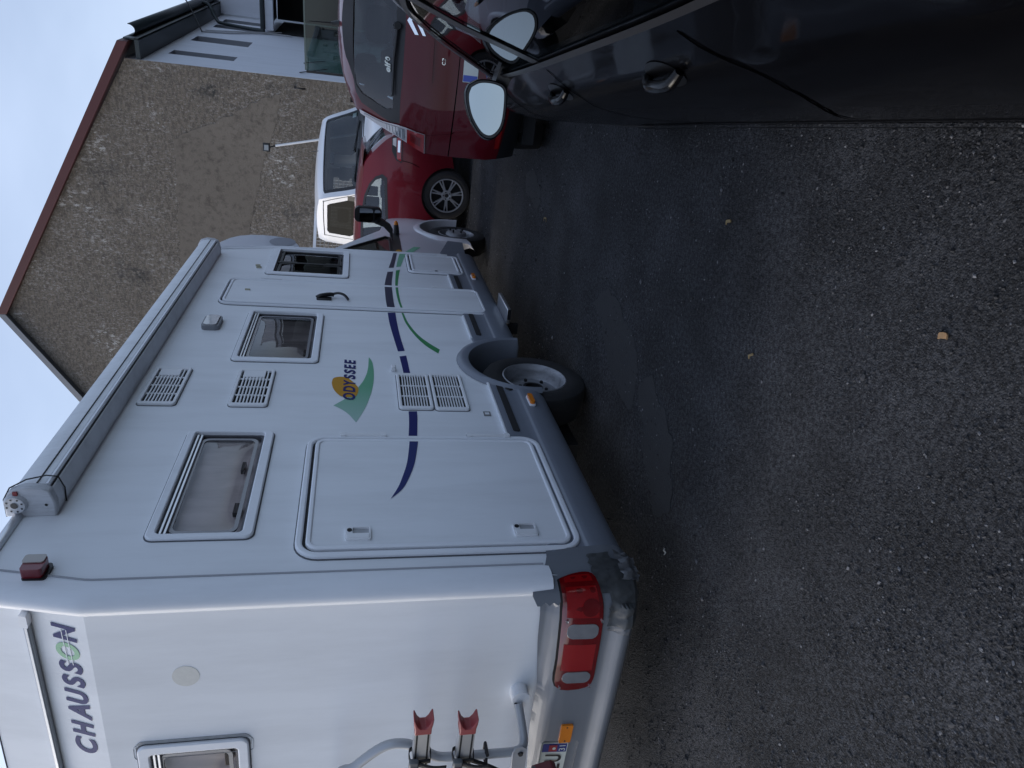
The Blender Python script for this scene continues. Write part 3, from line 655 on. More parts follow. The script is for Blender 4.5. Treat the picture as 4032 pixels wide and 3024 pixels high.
GB = [(6.77,1.010),(6.457,1.061),(6.256,1.090),(5.932,1.124),(5.678,1.141),(5.483,1.143),(5.299,1.140),(5.153,1.131),(5.086,1.127),(4.885,1.104),(4.665,1.052),(4.515,.988),(4.400,.920)]
TT = [(3.165,1.201),(3.044,1.214),(2.930,1.230),(2.823,1.255),(2.734,1.280),(2.643,1.317)]; TB = [(3.165,1.157),(3.044,1.174),(2.930,1.193),(2.822,1.222),(2.721,1.260),(2.643,1.316)]
def sm(A): return [(p.x, p.y) for p in smoothpath([(a, b, 0) for a, b in A], 5)]
def stripe(A, B, y0, y1, m, d=.0015, name='stripe'):
    a_, b_ = sm(A), sm(B); a2 = [p for p in a_ if y0 <= p[0] <= y1]
    n = len(a_); ix = [i for i in range(n) if y0 <= a_[i][0] <= y1]
    if len(ix) < 2: return
    mk(name, *ribbon([a_[i] for i in ix], [b_[i] for i in ix], S, d), m, wall)
BLUE_G = mat('slate_vinyl', (.045, .05, .085), .38)
stripe(BT, BB, 6.19, 6.75, BLUE_G); stripe(BT, BB, 5.70, 6.175, BLUE_G); stripe(BT, BB, 5.13, 5.66, BLUE_G, .0205); stripe(BT, BB, 4.31, 5.085, NAVY); stripe(BT, BB, 3.995, 4.285, NAVY); stripe(BT, BB, 3.21, 3.515, NAVY)
stripe(GT, GB, 6.23, 6.75, MINT); stripe(GT, GB, 5.70, 6.215, GREEN); stripe(GT, GB, 5.13, 5.66, GREEN, .0205); stripe(GT, GB, 4.30, 5.085, GREEN)
stripe(TT, TB, 2.6, 3.17, NAVY_F, .0205)
leaf = sm([(4.238,1.393),(4.159,1.373),(4.005,1.366),(3.828,1.374),(3.662,1.397),(3.522,1.426),(3.375,1.470)])+sm([(3.375,1.472),(3.466,1.512),(3.525,1.553),(3.564,1.594)])[1:]+sm([(3.564,1.594),(3.635,1.540),(3.70,1.493),(3.80,1.458),(3.912,1.424),(4.053,1.402),(4.238,1.394)])[1:-1]
def leaf_mat():
    m = bpy.data.materials.new('green_fading_vinyl'); m.use_nodes = True; t = m.node_tree; b = t.nodes['Principled BSDF']; b.inputs['Roughness'].default_value = .38
    co = t.nodes.new('ShaderNodeTexCoord'); se = t.nodes.new('ShaderNodeSeparateXYZ'); mr = t.nodes.new('ShaderNodeMapRange'); mr.inputs[1].default_value = -.40; mr.inputs[2].default_value = .0
    mx = t.nodes.new('ShaderNodeMixRGB'); mx.inputs[1].default_value = (.32, .50, .44, 1); mx.inputs[2].default_value = (.14, .40, .24, 1)
    t.links.new(co.outputs['Object'], se.inputs[0]); t.links.new(se.outputs['Y'], mr.inputs[0]); t.links.new(mr.outputs[0], mx.inputs[0]); t.links.new(mx.outputs[0], b.inputs['Base Color']); return m
V_, T_ = tri(leaf); mk('leaf_emblem', [S(a, b, .0012) for a, b in V_], T_, leaf_mat(), wall)
sunp = sm([(3.846,1.612),(3.909,1.605),(3.932,1.572),(3.922,1.525),(3.853,1.484),(3.778,1.459),(3.688,1.470),(3.668,1.500),(3.671,1.547),(3.713,1.579),(3.778,1.602),(3.846,1.612)])[:-1]
V_, T_ = tri(sunp); mk('sun_emblem', [S(a, b, .0024) for a, b in V_], T_, OCHRE, wall)
# the word reads from the rear towards the cab
def SM(a, b, d): return S(a, b, d)
def letters(word, a0, a1, z0, z1, P, d, m, par, name, shear=.22, bold=.03, wd=None):
    n = len(word); wd = wd or [1]*n; tot = sum(wd); a = a0
    for c, q in zip(word, wd):
        b = a+(a1-a0)*q/tot
        sgn = 1 if a1 > a0 else -1
        mk(name, *fit_text(c, a, b-(a1-a0)/tot*.10, z0, z1, P, d, shear, bold), m, par); a = b
letters('ODYSSEE', 3.632, 4.195, 1.476, 1.545, S, .0036, NAVY, wall, 'letter', .18, .035, [1.1, 1.05, 1, .85, .85, .85, .85])
ch = 'CHAUSSON'
wds = [1.15, 1.05, 1.05, 1.0, .82, .85, 1.05, 1.1]; a = -2.675; tot = sum(wds)
for i, (c, q) in enumerate(zip(ch, wds)):
    b = a+.680*q/tot
    mk('letter', *fit_text(c, a, b-.004, 2.438, 2.519, Rp, .0022, .25, .04), mat('mint_letter_vinyl', (.16, .42, .24), .4) if i == 6 else NAVY_F, rwall)
    a = b
for z in (2.470, 2.487):   # white slashes cut through the green letter and its neighbours
    mk('letter_slash', *slab([(-2.20, z-.004), (-2.03, z-.001), (-2.03, z+.002), (-2.20, z-.001)], [], Rp, .0022, .0030), WHITE, rwall)
mk('round_mark', *slab([(-2.277+.052*math.cos(rad(a_)), 2.089+.049*math.sin(rad(a_))) for a_ in range(0, 360, 12)], [], Rp, 0, .0012), mat('faint_glue_mark', (.62, .62, .59), .6, var=.12, vscale=60), rwall)
# awning case
aw = []
apf = [(.0, 2.634), (.055, 2.632), (.105, 2.645), (.122, 2.675), (.125, 2.73), (.110, 2.775), (.07, 2.80), (.0, 2.805)]
for y in (2.62, 4.5, 6.36): aw.append([(XS+a, y, z) for a, z in apf])
awn = mk('awning_case', *loft(aw), mat('grey_white_awning', (.78, .80, .83), .45, var=.04, vscale=6, dirt=.25), mh, smooth=25, label='long rolled awning case along the roof edge')
for a, z in ((.124, 2.70), (.108, 2.652)): mk('groove', *tube([(XS+a+.001, 2.63, z), (XS+a+.001, 6.35, z)], .003, 5), BLACKP, awn)
mk('lead_rail', *tube([(XS+.118, 2.63, 2.662), (XS+.118, 6.35, 2.662)], .009, 6), WHITE_T, awn)
CAPW = mat('dirty_white_cap', (.58, .59, .62), .5, var=.1, vscale=30, dirt=.5)
capo = [(a*1.03+.0, z) for a, z in [(.0, 2.63), (.06, 2.628), (.112, 2.642), (.128, 2.675), (.130, 2.735), (.112, 2.785), (.07, 2.808), (.0, 2.81)]]
for y0, y1 in ((2.585, 2.625), (6.355, 6.39)):
    e = mk('end_cap', *slab(capo, [], lambda a, z, d: (XS+a, d, z), y1, y0, True), CAPW, awn, bevel=.006)
    if y0 < 3:
        mk('gear_disc', *lathe([(.0, .0), (-.010, .012), (-.016, .014), (-.016, .036), (.0, .044)], 18, 'y', (XS+.062, 2.585, 2.765)), CAPW, awn)
        mk('gear_hole', *lathe([(-.018, .0), (-.018, .013)], 12, 'y', (XS+.062, 2.585, 2.765)), BLACKP, awn)
        for k in range(8):
            an = k*math.pi/4+.3; mk('screw_hole', *lathe([(-.0175, .0), (-.0175, .004)], 8, 'y', (XS+.062+.028*math.cos(an), 2.585, 2.765+.028*math.sin(an))), BLACKP, awn)
        mk('red_tab', *box(XS+.085, XS+.118, 2.578, 2.60, 2.752, 2.768), mat('red_tab', (.22, .012, .015), .5), awn)
        mk('screw_hole', *lathe([(-.001, .0), (-.001, .006)], 8, 'y', (XS+.055, 2.584, 2.66)), BLACKP, awn)
loopc = [(XS+a*1.06, 2.69-.10*(z-2.63)/.18, z) for a, z in capo]
mk('tie_cord', *tube(loopc+[loopc[0]], .003, 5), BLACKP, awn)
# rear marker lamp near the roof
ml = mk('marker_lamp', *slab(rr(2.20, 2.275, 2.545, 2.615, .012), [], S, 0, .052), mat('dark_red_marker', (.16, .006, .014), .3, coat=.4), mh, bevel=.012, label='red and clear marker lamp high on the rear corner')
mk('clear_half', *slab(rr(2.236, 2.279, 2.549, 2.619, .010), [], S, .004, .057), mat('yellowed_clear_lens', (.42, .39, .36), .35), ml, bevel=.01)
mk('lamp_base', *slab(rr(2.192, 2.282, 2.536, 2.612, .012), [], S, 0, .014), BLACKP, ml)
# drain bar on the rear
db = mk('rear_light_bar', *slab([(-3.9, 2.587), (-1.965, 2.587), (-1.965, 2.607), (-3.9, 2.607)], [], Rp, 0, .028), mat('worn_aluminium_strip', (.40, .42, .44), .35, metal=.5, var=.15, vscale=20), mh, bevel=.006)
mk('bar_end', *slab(rr(-2.01, -1.955, 2.583, 2.611, .006), [], Rp, 0, .034), PLASW, db, bevel=.004)

# skirts: bulged grey mouldings under the wall, cut by the wheel arch
def sk_off(z): return interp(z, [(.33, -.03), (.36, -.004), (.40, .016), (.47, .022), (.500, .020), (.512, .010), (.575, .006), (.64, .012), (.665, .012), (.675, .006)])
def arch_top(y): return .38+.41*math.sqrt(max(0, 1-((y-4.18)/.405)**2)) if abs(y-4.18) < .405 else 0
def skirt(y0, y1, name, top=.675, zt=None):
    ys = sorted([y0+(y1-y0)*i/60 for i in range(61)]+[q for q in (3.776, 4.584) if y0 < q < y1]); NY = len(ys)-1; zs = [.345, .355, .37, .40, .44, .47, .497, .503, .509, .515, .55, .60, .64, .662, .670, top]
    poly = []
    V_, F2 = [], []
    for y in ys:
        lo = max(.345, arch_top(y))
        for z in zs:
            zz = max(z, lo) if lo < top else top
            V_.append((XS+sk_off(zz)+.002, y, min(zz, top)))
    n = len(zs)
    for i in range(NY):
        for j in range(n-1): F2.append((i*n+j, i*n+j+1, (i+1)*n+j+1, (i+1)*n+j))
    return mk(name, V_, F2, SKIRT, mh)
sk1 = skirt(2.255, 4.155, 'rear_skirt'); sk2 = skirt(4.156, 6.80, 'front_skirt')
mk('top_bead', *tube([S(y, .676, .010) for y in (3.22, 3.5, 3.88)], .009, 8), WHITE_T, sk1); mk('top_bead', *tube([S(y, .676, .010) for y in (4.6, 5.05)], .009, 8), WHITE_T, sk2); mk('top_bead', *tube([S(y, .676, .010) for y in (5.7, 6.08)], .009, 8), WHITE_T, sk2)
for par, y0, y1 in ((sk1, 3.27, 3.85), (sk2, 4.66, 5.09), (sk2, 5.68, 6.06)):
    mk('rub_strip', *slab(rr(y0, y1, .594, .632, .012), [], S, .004, .017), RUBBER, par, bevel=.004)
mk('filler_hole', *lathe([(.0, .0), (.004, .0), (.004, .022), (.0, .026)], 18, 'x', (XS+.013, 3.80, .555)), BLACKP, sk1)
# wheel arch lip
V_, R1, R2, R3 = [], [], [], []
arc = []
for a_ in range(-3, 184, 6):
    a2 = rad(a_); c_, s_ = math.cos(a2), math.sin(a2)
    yo, zo = 4.19+.42*c_*1.0, .40+.435*s_; yi, zi = 4.165+.445*c_*.97, .33+.405*s_
    if a_ < 0 or a_ > 180: pass
    arc.append([(XS+.004, 4.19+.43*c_, .40+.43*s_), (XS+.022, 4.188+.42*c_, .40+.42*s_), (XS+.036, 4.18+.40*c_, .385+.40*s_), (XS+.030, 4.17+.385*c_, .37+.385*s_), (XS-.02, 4.165+.375*c_, .36+.375*s_), (XS-.30, 4.165+.37*c_, .36+.37*s_)])
ext = [[(p[0], p[1], .35) for p in arc[0]]]+arc+[[(p[0], p[1], .35) for p in arc[-1]]]
mk('wheel_arch_lip', *loft(ext), SKIRT, mh)
mk('arch_liner', *box(XS-.42, XS-.30, 3.65, 4.68, .10, .85), DARKIN, mh)
for y in (3.61, 6.01):
    ol = mk('side_marker', *slab(rr(y-.062, y+.062, .442, .480, .012), [], S, .018, .034), WHITE_T, mh, bevel=.004, label='amber side marker on the grey skirt')
    mk('amber_lens', *slab(rr(y-.054, y+.056, .447, .476, .010), [], S, .030, .050), ORANGE, ol, bevel=.008)
# entrance step
st = mk('entrance_step', *box(XS-.02, XS+.10, 4.99, 5.40, .318, .348), ALU, mh, bevel=.008)
mk('step_arm', *box(XS-.10, XS-.02, 5.0, 5.03, .25, .33), DARKM, st)
mk('step_tip', *box(XS+.02, XS+.101, 4.982, 4.989, .32, .346), BLACKP, st)
# wheels
def steel_wheel(yc, xo, name):
    t = mk(name, *lathe([(-.20, .20), (-.215, .26), (-.20, .325), (-.18, .338), (-.03, .338), (-.012, .328), (.0, .30), (.004, .26), (.0, .225), (-.010, .208)], 48, 'x', (xo, yc, .335)), TYRE, mh, smooth=35)
    mk('rim', *lathe([(-.006, .212), (-.002, .204), (-.012, .197), (-.020, .192), (-.028, .188), (-.05, .184), (-.085, .178), (-.100, .168), (-.098, .14), (-.080, .11), (-.076, .075), (-.08, .062)], 40, 'x', (xo, yc, .335)), STEELRIM, t, smooth=35)
    mk('hub', *lathe([(-.12, .07), (-.075, .066), (-.074, .05), (-.10, .045), (-.10, .0)], 24, 'x', (xo, yc, .335)), BLACKP, t)
    for k in range(5):
        a2 = k*2*math.pi/5+.4; mk('wheel_nut', *lathe([(-.08, .0), (-.062, .0), (-.062, .011), (-.085, .012)][::-1], 6, 'x', (xo, yc+.09*math.cos(a2), .335+.09*math.sin(a2))), DARKM, t)
    return t
steel_wheel(4.04, XS-.012, 'rear_wheel'); steel_wheel(4.04, XL+.22, 'rear_wheel')

# rear bumper wrapped round the corner
pathx = [(-4.05, 2.05), (-3.6, 2.005), (-3.0, 1.99), (-2.4, 1.992), (-2.1, 2.0), (-2.0, 2.006), (-1.94, 2.02), (-1.895, 2.05), (-1.868, 2.095), (-1.853, 2.15), (-1.848, 2.21), (-1.848, 2.27)]
pl_ = [0]
for a, b in zip(pathx, pathx[1:]): pl_.append(pl_[-1]+math.hypot(b[0]-a[0], b[1]-a[1]))
def bx_(u): return interp(u, list(zip(pl_, [p[0] for p in pathx])))
def by_(u): return interp(u, list(zip(pl_, [p[1] for p in pathx])))
UC = pl_[6]
def u_at_x(x):
    for i in range(len(pathx)-1):
        if pathx[i][0] <= x <= pathx[i+1][0] and i < 9: return pl_[i]+(pl_[i+1]-pl_[i])*(x-pathx[i][0])/(pathx[i+1][0]-pathx[i][0])
    return pl_[-1]
def b_out(z, u):
    rear_k = 1. if u < UC else max(.15, 1-(u-UC)/.25)
    return interp(z, [(.345, -.03), (.36, -.005), (.385, .028*rear_k), (.415, .030*rear_k), (.437, .010*rear_k), (.455, .0), (.60, -.004), (.655, -.012), (.675, -.030), (.70, -.065), (.80, -.08)]) if u < UC else interp(z, [(.345, -.025), (.37, 0), (.44, .008), (.55, .0), (.70, -.012), (.80, -.018)])
def BPt(u, z, d):
    e = .004; x, y = bx_(u), by_(u); tx, ty = bx_(u+e)-bx_(u-e), by_(u+e)-by_(u-e); L_ = math.hypot(tx, ty) or 1; nx_, ny2 = ty/L_, -tx/L_
    o_ = b_out(z, u)+d
    return (x+nx_*o_, y+ny2*o_, z)
lu = u_at_x
lamp = [(lu(-2.365), .545), (lu(-2.352), .650), (lu(-2.2), .662), (lu(-1.96), .672), (lu(-1.875), .680), (pl_[8]+.01, .674), (pl_[8]+.028, .60), (pl_[8]+.018, .535), (lu(-1.90), .508), (lu(-2.0), .494), (lu(-2.2), .487), (lu(-2.335), .490)]
lampS = [(p.x, p.y) for p in smoothpath([(a, b, 0) for a, b in lamp+[lamp[0]]], 4)][:-1]
topz = [(0, .69), (lu(-2.9), .688), (lu(-2.65), .703), (lu(-2.4), .704), (lu(-2.15), .732), (lu(-1.97), .740), (lu(-1.93), .775), (pl_[7], .790), (pl_[8], .778), (pl_[9], .73), (pl_[10], .700), (pl_[11], .690)]
top2 = [(u, interp(u, topz)) for u in [pl_[-1]*i/60 for i in range(60, -1, -1)]]
pr = (lu(-3.45), lu(-2.69), .487, .652)
outl = [(0, .345)]+[(pl_[-1]*i/60, .345) for i in range(1, 61)]+top2
v, f = panel(outl, [lampS, rr(*pr, .02)], lambda u, z: BPt(u, z, 0), .017)
bmp = mk('rear_bumper', v, f, BUMP, mh, smooth=60, label='silver grey moulded rear bumper with tail lamp')
mk('plate_recess', *slab(rr(*pr, .02), [], BPt, .0, -.022), BUMP, bmp)
pt = (lu(-3.24), lu(-2.722), .527, .644)
npl = mk('number_plate', *slab(rr(*pt, .006), [], BPt, -.021, -.014), PLATE, mh)
mk('plate_band', *slab(rr(lu(-2.778), lu(-2.726), .531, .640, .004), [], BPt, -.014, -.0132), PLATEBLUE, npl)
mk('plate_badge', *slab([(lu(-2.772), .575), (lu(-2.732), .575), (lu(-2.732), .612), (lu(-2.772), .612)], [], BPt, -.0132, -.0126), mat('badge_red', (.30, .02, .03), .4), npl)
mk('badge_dot', *slab([(lu(-2.752)+.008*math.cos(rad(q)), .589+.008*math.sin(rad(q))) for q in range(0, 360, 30)], [], BPt, -.0126, -.0120), PLATE, npl)
mk('plate_digits', *fit_text('31', lu(-2.770), lu(-2.735), .537, .566, BPt, -.0126, 0, .01), PLATE, npl)
mk('plate_letter', *fit_text('U', lu(-2.842), lu(-2.794), .547, .622, BPt, -.013, 0, .015), BLACKP, npl)
mk('plate_letter', *fit_text('Z', lu(-2.905), lu(-2.856), .547, .622, BPt, -.013, 0, .015), BLACKP, npl)
rf = mk('amber_reflector', *slab(rr(lu(-2.690), lu(-2.583), .531, .584, .006), [], BPt, 0, .010), ORANGE, mh, bevel=.003)
for q in (-2.678, -2.595): mk('screw', *slab([(lu(q)+.004*math.cos(rad(a)), .558+.004*math.sin(rad(a))) for a in range(0, 360, 45)], [], BPt, .010, .0108), DARKM, rf)
# tail lamp: bezel, segments, clear lights, screws
tl = mk('tail_lamp', *slab(lampS, [], BPt, -.02, .004), mat('lamp_rim_black', (.012, .008, .008), .6), mh)
cx_ = sum(p[0] for p in lampS)/len(lampS); cz_ = sum(p[1] for p in lampS)/len(lampS)
def shrink(P, k, kz=None): return [(cx_+(a-cx_)*k, cz_+(b-cz_)*(kz or k)) for a, b in P]
l2 = shrink(lampS, .982, .94)
v, f = panel(l2, [], lambda u, z: BPt(u, z, .012+.004*math.cos((z-.58)*14)), .03)
mk('red_lens', v, f, REDLENS_D, tl)
def clip(P, u0, u1): 
    o = []
    for a, b in P:
        if u0 <= a <= u1: o.append((a, b))
    return o
def seg(u0, u1, k, m, name, d):
    zt = lambda u: interp(u, sorted([(a, b) for a, b in l2 if b > .58])); zb = lambda u: interp(u, sorted([(a, b) for a, b in l2 if b <= .58]))
    n = 8; P_ = [(u0+(u1-u0)*i/n, zb(u0+(u1-u0)*i/n)+k) for i in range(n+1)]+[(u1-(u1-u0)*i/n, zt(u1-(u1-u0)*i/n)-k) for i in range(n+1)]
    v_, f_ = panel(P_, [], lambda u, z: BPt(u, z, d+.003*math.cos((z-.58)*14)), .03); return mk(name, v_, f_, m, tl)
REDLINED = bpy.data.materials.new('ribbed_red_lens'); REDLINED.use_nodes = True
_t = REDLINED.node_tree; _b = _t.nodes['Principled BSDF']; _b.inputs['Base Color'].default_value = (.30, .004, .007, 1); _b.inputs['Roughness'].default_value = .15; _b.inputs['Coat Weight'].default_value = 1
_c = _t.nodes.new('ShaderNodeTexCoord'); _w = _t.nodes.new('ShaderNodeTexWave'); _w.inputs['Scale'].default_value = 60; _w.bands_direction = 'X'; _p = _t.nodes.new('ShaderNodeBump'); _p.inputs['Strength'].default_value = .4; _p.inputs['Distance'].default_value = .004
_t.links.new(_c.outputs['Object'], _w.inputs[0]); _t.links.new(_w.outputs['Fac'], _p.inputs['Height']); _t.links.new(_p.outputs[0], _b.inputs['Normal'])
seg(lu(-2.255), lu(-2.115), .016, REDLINED, 'stop_lens', .0138)
seg(lu(-1.985), lu(-1.885), .016, REDLENS, 'tail_lens', .0138)
seg(lu(-1.875), pl_[8]+.012, .018, REDLENS, 'tail_lens', .0138)
v, f = panel([(lu(-1.945)+.036*math.cos(rad(q)), .555+.036*math.sin(rad(q))) for q in range(0, 360, 20)], [], lambda u, z: BPt(u, z, .0155+.003*math.cos((z-.58)*14)), .03); mk('dark_lens_disc', v, f, REDLENS_D, tl)  # plain darker red disc on the tail lens
def oblong(u0, u1, z0, z1, m, name):
    o_ = mk(name, *slab(rr(u0, u1, z0, z1, .028, 8), [], BPt, .008, .0175), GREYLENS, tl, bevel=.005)
    return o_
oblong(lu(-2.085), lu(-2.012), .512, .640, GREYLENS, 'indicator_lens'); oblong(lu(-2.322), lu(-2.262), .508, .628, GREYLENS, 'reversing_lens')
for uu, zz in ((-2.000, .648), (-2.000, .503), (-2.345, .632), (-2.345, .502)):
    mk('screw', *slab([(lu(uu)+.005*math.cos(rad(a)), zz+.005*math.sin(rad(a))) for a in range(0, 360, 45)], [], BPt, .014, .021), CHROME, tl)
# torn tape over the lower corner
def tape(u0, u1, z0, z1, amp, m, name, seed, d=.010):
    P_ = [(u0+(u1-u0)*i/14+.012*noise.noise((i, seed, 0)), z0+.018*noise.noise((i*.9, seed, 3))) for i in range(15)]+[(u1-(u1-u0)*i/14+.012*noise.noise((i, seed, 9)), z1+.022*noise.noise((i*.9, seed, 5))) for i in range(15)]
    v_, f_ = panel(P_, [], lambda u, z: BPt(u, z, d+amp*abs(noise.noise((u*30+z*16, z*5+u*4, seed)))+amp*.25*noise.noise((u*70, z*30, seed))), .008)
    return mk(name, v_, f_, m, bmp, smooth=30)
tape(lu(-2.02), pl_[9]+.02, .355, .475, .012, TAPE, 'duct_tape', 1.3); tape(lu(-1.90), pl_[9]+.06, .44, .535, .012, TAPE, 'duct_tape', 4.1, .006)
tape(pl_[8]-.02, pl_[9]+.05, .335, .425, .035, TAPE_L, 'duct_tape', 7.7, .016); tape(lu(-2.06), lu(-1.95), .37, .47, .010, TAPE_L, 'duct_tape', 2.2, .004)

# bicycle rack on the rear wall
rk = mk('bicycle_rack', *tube(smoothpath([(-2.50, 2.05, .775), (-2.56, 1.98, .765), (-2.60, 1.93, .765), (-2.605, 1.905, .80), (-2.60, 1.90, .90), (-2.595, 1.90, 1.04), (-2.585, 1.90, 1.13), (-2.53, 1.90, 1.20), (-2.49, 1.90, 1.27), (-2.50, 1.90, 1.35), (-2.60, 1.90, 1.455), (-2.70, 1.90, 1.53), (-3.4, 1.90, 1.56)], 5), .019, 12), GALV, mh, label='grey tube bicycle rack with two folded rails')
mk('wall_bracket', *slab(rr(-2.535, -2.445, .725, .80, .035, 8), [], Rp, 0, .055), PLASW, rk, bevel=.016)
mk('bracket_screw', *lathe([(-.001, .0), (-.001, .008)], 10, 'y', (-2.505, 2.053, .785)), BLACKP, rk)
mk('brace_plate', *slab([(-2.93, .745), (-2.56, .765), (-2.545, .785), (-2.55, .815), (-2.58, .825), (-2.93, .808)], [], lambda a, z, d: (a, 1.885-d, z), 0, .008, True), mat('grey_plate_steel', (.34, .35, .37), .45, metal=.4), rk, bevel=.003)
for q in (-2.585, -2.76): mk('bolt', *lathe([(.0, .0), (-.006, .0), (-.006, .010), (.0, .012)][::-1], 10, 'y', (q, 1.876, .79)), DARKM, rk)
mk('clamp', *tube([(-2.57+.0, 1.90, .93), (-2.63, 1.87, .93), (-2.63, 1.93, .93), (-2.57, 1.93, .93), (-2.57, 1.87, .93)], .007, 6), DARKM, rk)
for zc, x1 in ((1.215, -2.265), (1.048, -2.285)):
    y0 = 1.80
    rl = mk('bike_rail', *slab([(zc-.030, y0-.02), (zc-.030, y0+.022), (zc-.012, y0+.022), (zc-.010, y0-.008), (zc+.010, y0-.008), (zc+.012, y0+.022), (zc+.030, y0+.022), (zc+.030, y0-.02)], [], lambda z, y, d: (d, y, z), -3.9, x1, True), ALU, rk)
    for dz in (-.021, .021): mk('rail_slot', *box(-3.9, x1-.03, y0-.0212, y0-.0198, zc+dz-.0035, zc+dz+.0035), DARKM, rk)
    # red forked end cap
    mk('rail_end_cap', *slab([(x1-.026, zc-.031), (x1+.000, zc-.031), (x1+.022, zc-.035), (x1+.050, zc-.037), (x1+.046, zc-.031), (x1+.022, zc-.022), (x1+.006, zc-.010), (x1+.006, zc+.010), (x1+.022, zc+.022), (x1+.046, zc+.031), (x1+.050, zc+.037), (x1+.022, zc+.035), (x1+.000, zc+.031), (x1-.026, zc+.031)], [], lambda a, z, d: (a, y0-d, z), -.028, .026, True), PINKRED, rk, bevel=.004)
    xs = x1-.17
    lp = [(xs+.0, y0-.025, zc-.036), (xs+.004, y0-.028, zc), (xs, y0-.025, zc+.036), (xs-.004, y0+.03, zc+.038), (xs-.006, y0+.034, zc), (xs-.004, y0+.03, zc-.038)]
    def band(pts, w_, th=.002):
        V2, F3 = [], []
        for p in pts:
            for dx in (-w_/2, w_/2): V2.append((p[0]+dx, p[1], p[2]))
        for i in range(len(pts)-1): F3.append((2*i, 2*i+1, 2*i+3, 2*i+2))
        return V2, F3
    mk('strap', *band([tuple(p) for p in smoothpath(lp+[lp[0]], 4)], .022), STRAP, rk, solid=.003)
    mk('strap', *band([tuple(p) for p in smoothpath([(xs, y0-.03, zc+.02), (xs-.012, y0-.04, zc-.02), (xs-.018, y0-.045, zc-.055), (xs-.012, y0-.05, zc-.095)], 4)], .022), STRAP, rk, solid=.003)
    bk = mk('buckle', *box(xs-.022, xs+.022, y0-.045, y0-.024, zc+.008, zc+.045), mat('grey_buckle', (.10, .105, .11), .5), rk, bevel=.006)
    mk('buckle_tab', *box(xs-.038, xs-.008, y0-.050, y0-.030, zc+.014, zc+.042), PINKRED, rk, bevel=.005)
mk('lower_rail', *slab([(.69, 1.82), (.69, 1.87), (.735, 1.87), (.735, 1.82)], [], lambda z, y, d: (d, y, z), -3.9, -2.655, True), mat('dull_grey_rail', (.13, .135, .14), .5, metal=.4), rk, bevel=.006)
mk('lower_rail_cap', *slab([(-2.70, .645), (-2.655, .632), (-2.635, .655), (-2.648, .70), (-2.66, .735), (-2.71, .735)], [], lambda a, z, d: (a, 1.845-d, z), -.03, .03, True), mat('dark_red_cap', (.14, .03, .035), .5), rk, bevel=.006)
mk('strap', *tube(smoothpath([(-2.56, 1.86, 1.02), (-2.60, 1.85, .93), (-2.66, 1.85, .85)], 4), .009, 5), STRAP, rk)

# cab ahead of the coach
XC = -1.97
cab_top = [(9.05, .40), (9.08, .75), (9.0, .98), (8.75, 1.12), (8.1, 1.22), (7.15, 2.00), (6.65, 2.05)]
CABW = mat('cab_white', (.68, .68, .72), .3, coat=.6, var=.02)
def cab_x(y, z): return XC+interp(z, [(.3, -.02), (.8, .01), (1.1, -.005), (1.7, -.10), (2.05, -.18)])-.10*max(0, (y-8.3)/.8)**2
cwin = [(7.0, 1.13), (7.72, 1.13), (7.78, 1.17), (7.52, 1.50), (7.32, 1.70), (7.08, 1.82), (6.8, 1.84), (6.8, 1.13)]
arcf = [(8.19+.45*math.cos(rad(a)), .33+.45*math.sin(rad(a))) for a in range(0, 181, 10)]
cab_o = [(6.66, .40)]+arcf[::-1][:0]+[(7.74, .40)]+[p for p in arcf[::-1] if p[1] > .405]+[(8.64, .40)]+cab_top+[]
v, f = panel(cab_o, [cwin], lambda y, z: (cab_x(y, z), y, z), .12)
cab = mk('cab_side', v, f, CABW, mh, label='white cab side with black door mirror')
v, f = panel(cwin, [], lambda y, z: (cab_x(y, z)-.006, y, z), .15); mk('cab_window', v, f, GLASS_D, cab)
mk('window_frame', *tube([(cab_x(y, z)+.002, y, z) for y, z in cwin[:-1]], .012, 6), BLACKP, cab)
mk('black_door_panel', *panel([(7.10, 1.02), (7.95, 1.02), (7.90, 1.12), (7.10, 1.12)], [], lambda y, z: (cab_x(y, z)+.004, y, z), .2), BLACKP, cab)
mk('cab_stripe', *panel([(6.95, .94), (7.12, .93), (7.34, .82), (7.36, .89), (7.10, 1.02), (6.95, 1.03)], [], lambda y, z: (cab_x(y, z)+.003, y, z), .1), MINT, cab)
mk('cab_emblem', *panel([(7.14+.09*math.cos(rad(q)), 1.055+.035*math.sin(rad(q))) for q in range(0, 360, 20)], [], lambda y, z: (cab_x(y, z)+.006, y, z), .1), OCHRE, cab)
# body over the cab and nose
ov = []
for (y, z, b) in [(9.05, .40, .0), (9.10, .75, .05), (9.0, .98, .08), (8.75, 1.12, .08), (8.1, 1.22, .08), (7.15, 2.0, .05), (6.65, 2.06, .03)]:
    ov.append([(XL+.10+(cab_x(y, z)-XL-.10)*i/10+.0, y+b*(1-(i/5-1)**2)*.8, z+b*.3*(1-(i/5-1)**2)) for i in range(11)])
mk('cab_front', *loft(ov), CABW, cab)
ws = []
for (y, z, b) in [(8.08, 1.235, .09), (7.2, 1.99, .06)]:
    ws.append([(XL+.28+(cab_x(y, z)-.06-XL-.28)*i/10, y+.01+b*(1-(i/5-1)**2)*.8, z+.01+b*.3*(1-(i/5-1)**2)) for i in range(11)])
mk('windscreen', *loft(ws), GLASS_D, cab)
mk('cab_seat', *box(-2.6, -2.15, 7.0, 7.15, .9, 1.65), SEATC, cab, bevel=.05)
lipa = [[(cab_x(8.19, .7)+dx, 8.19+r_*math.cos(rad(a)), .33+r_*math.sin(rad(a))) for dx, r_ in ((-.006, .52), (.012, .50), (.030, .455), (.024, .435), (-.03, .43), (-.10, .425))] for a in range(-6, 187, 8)]
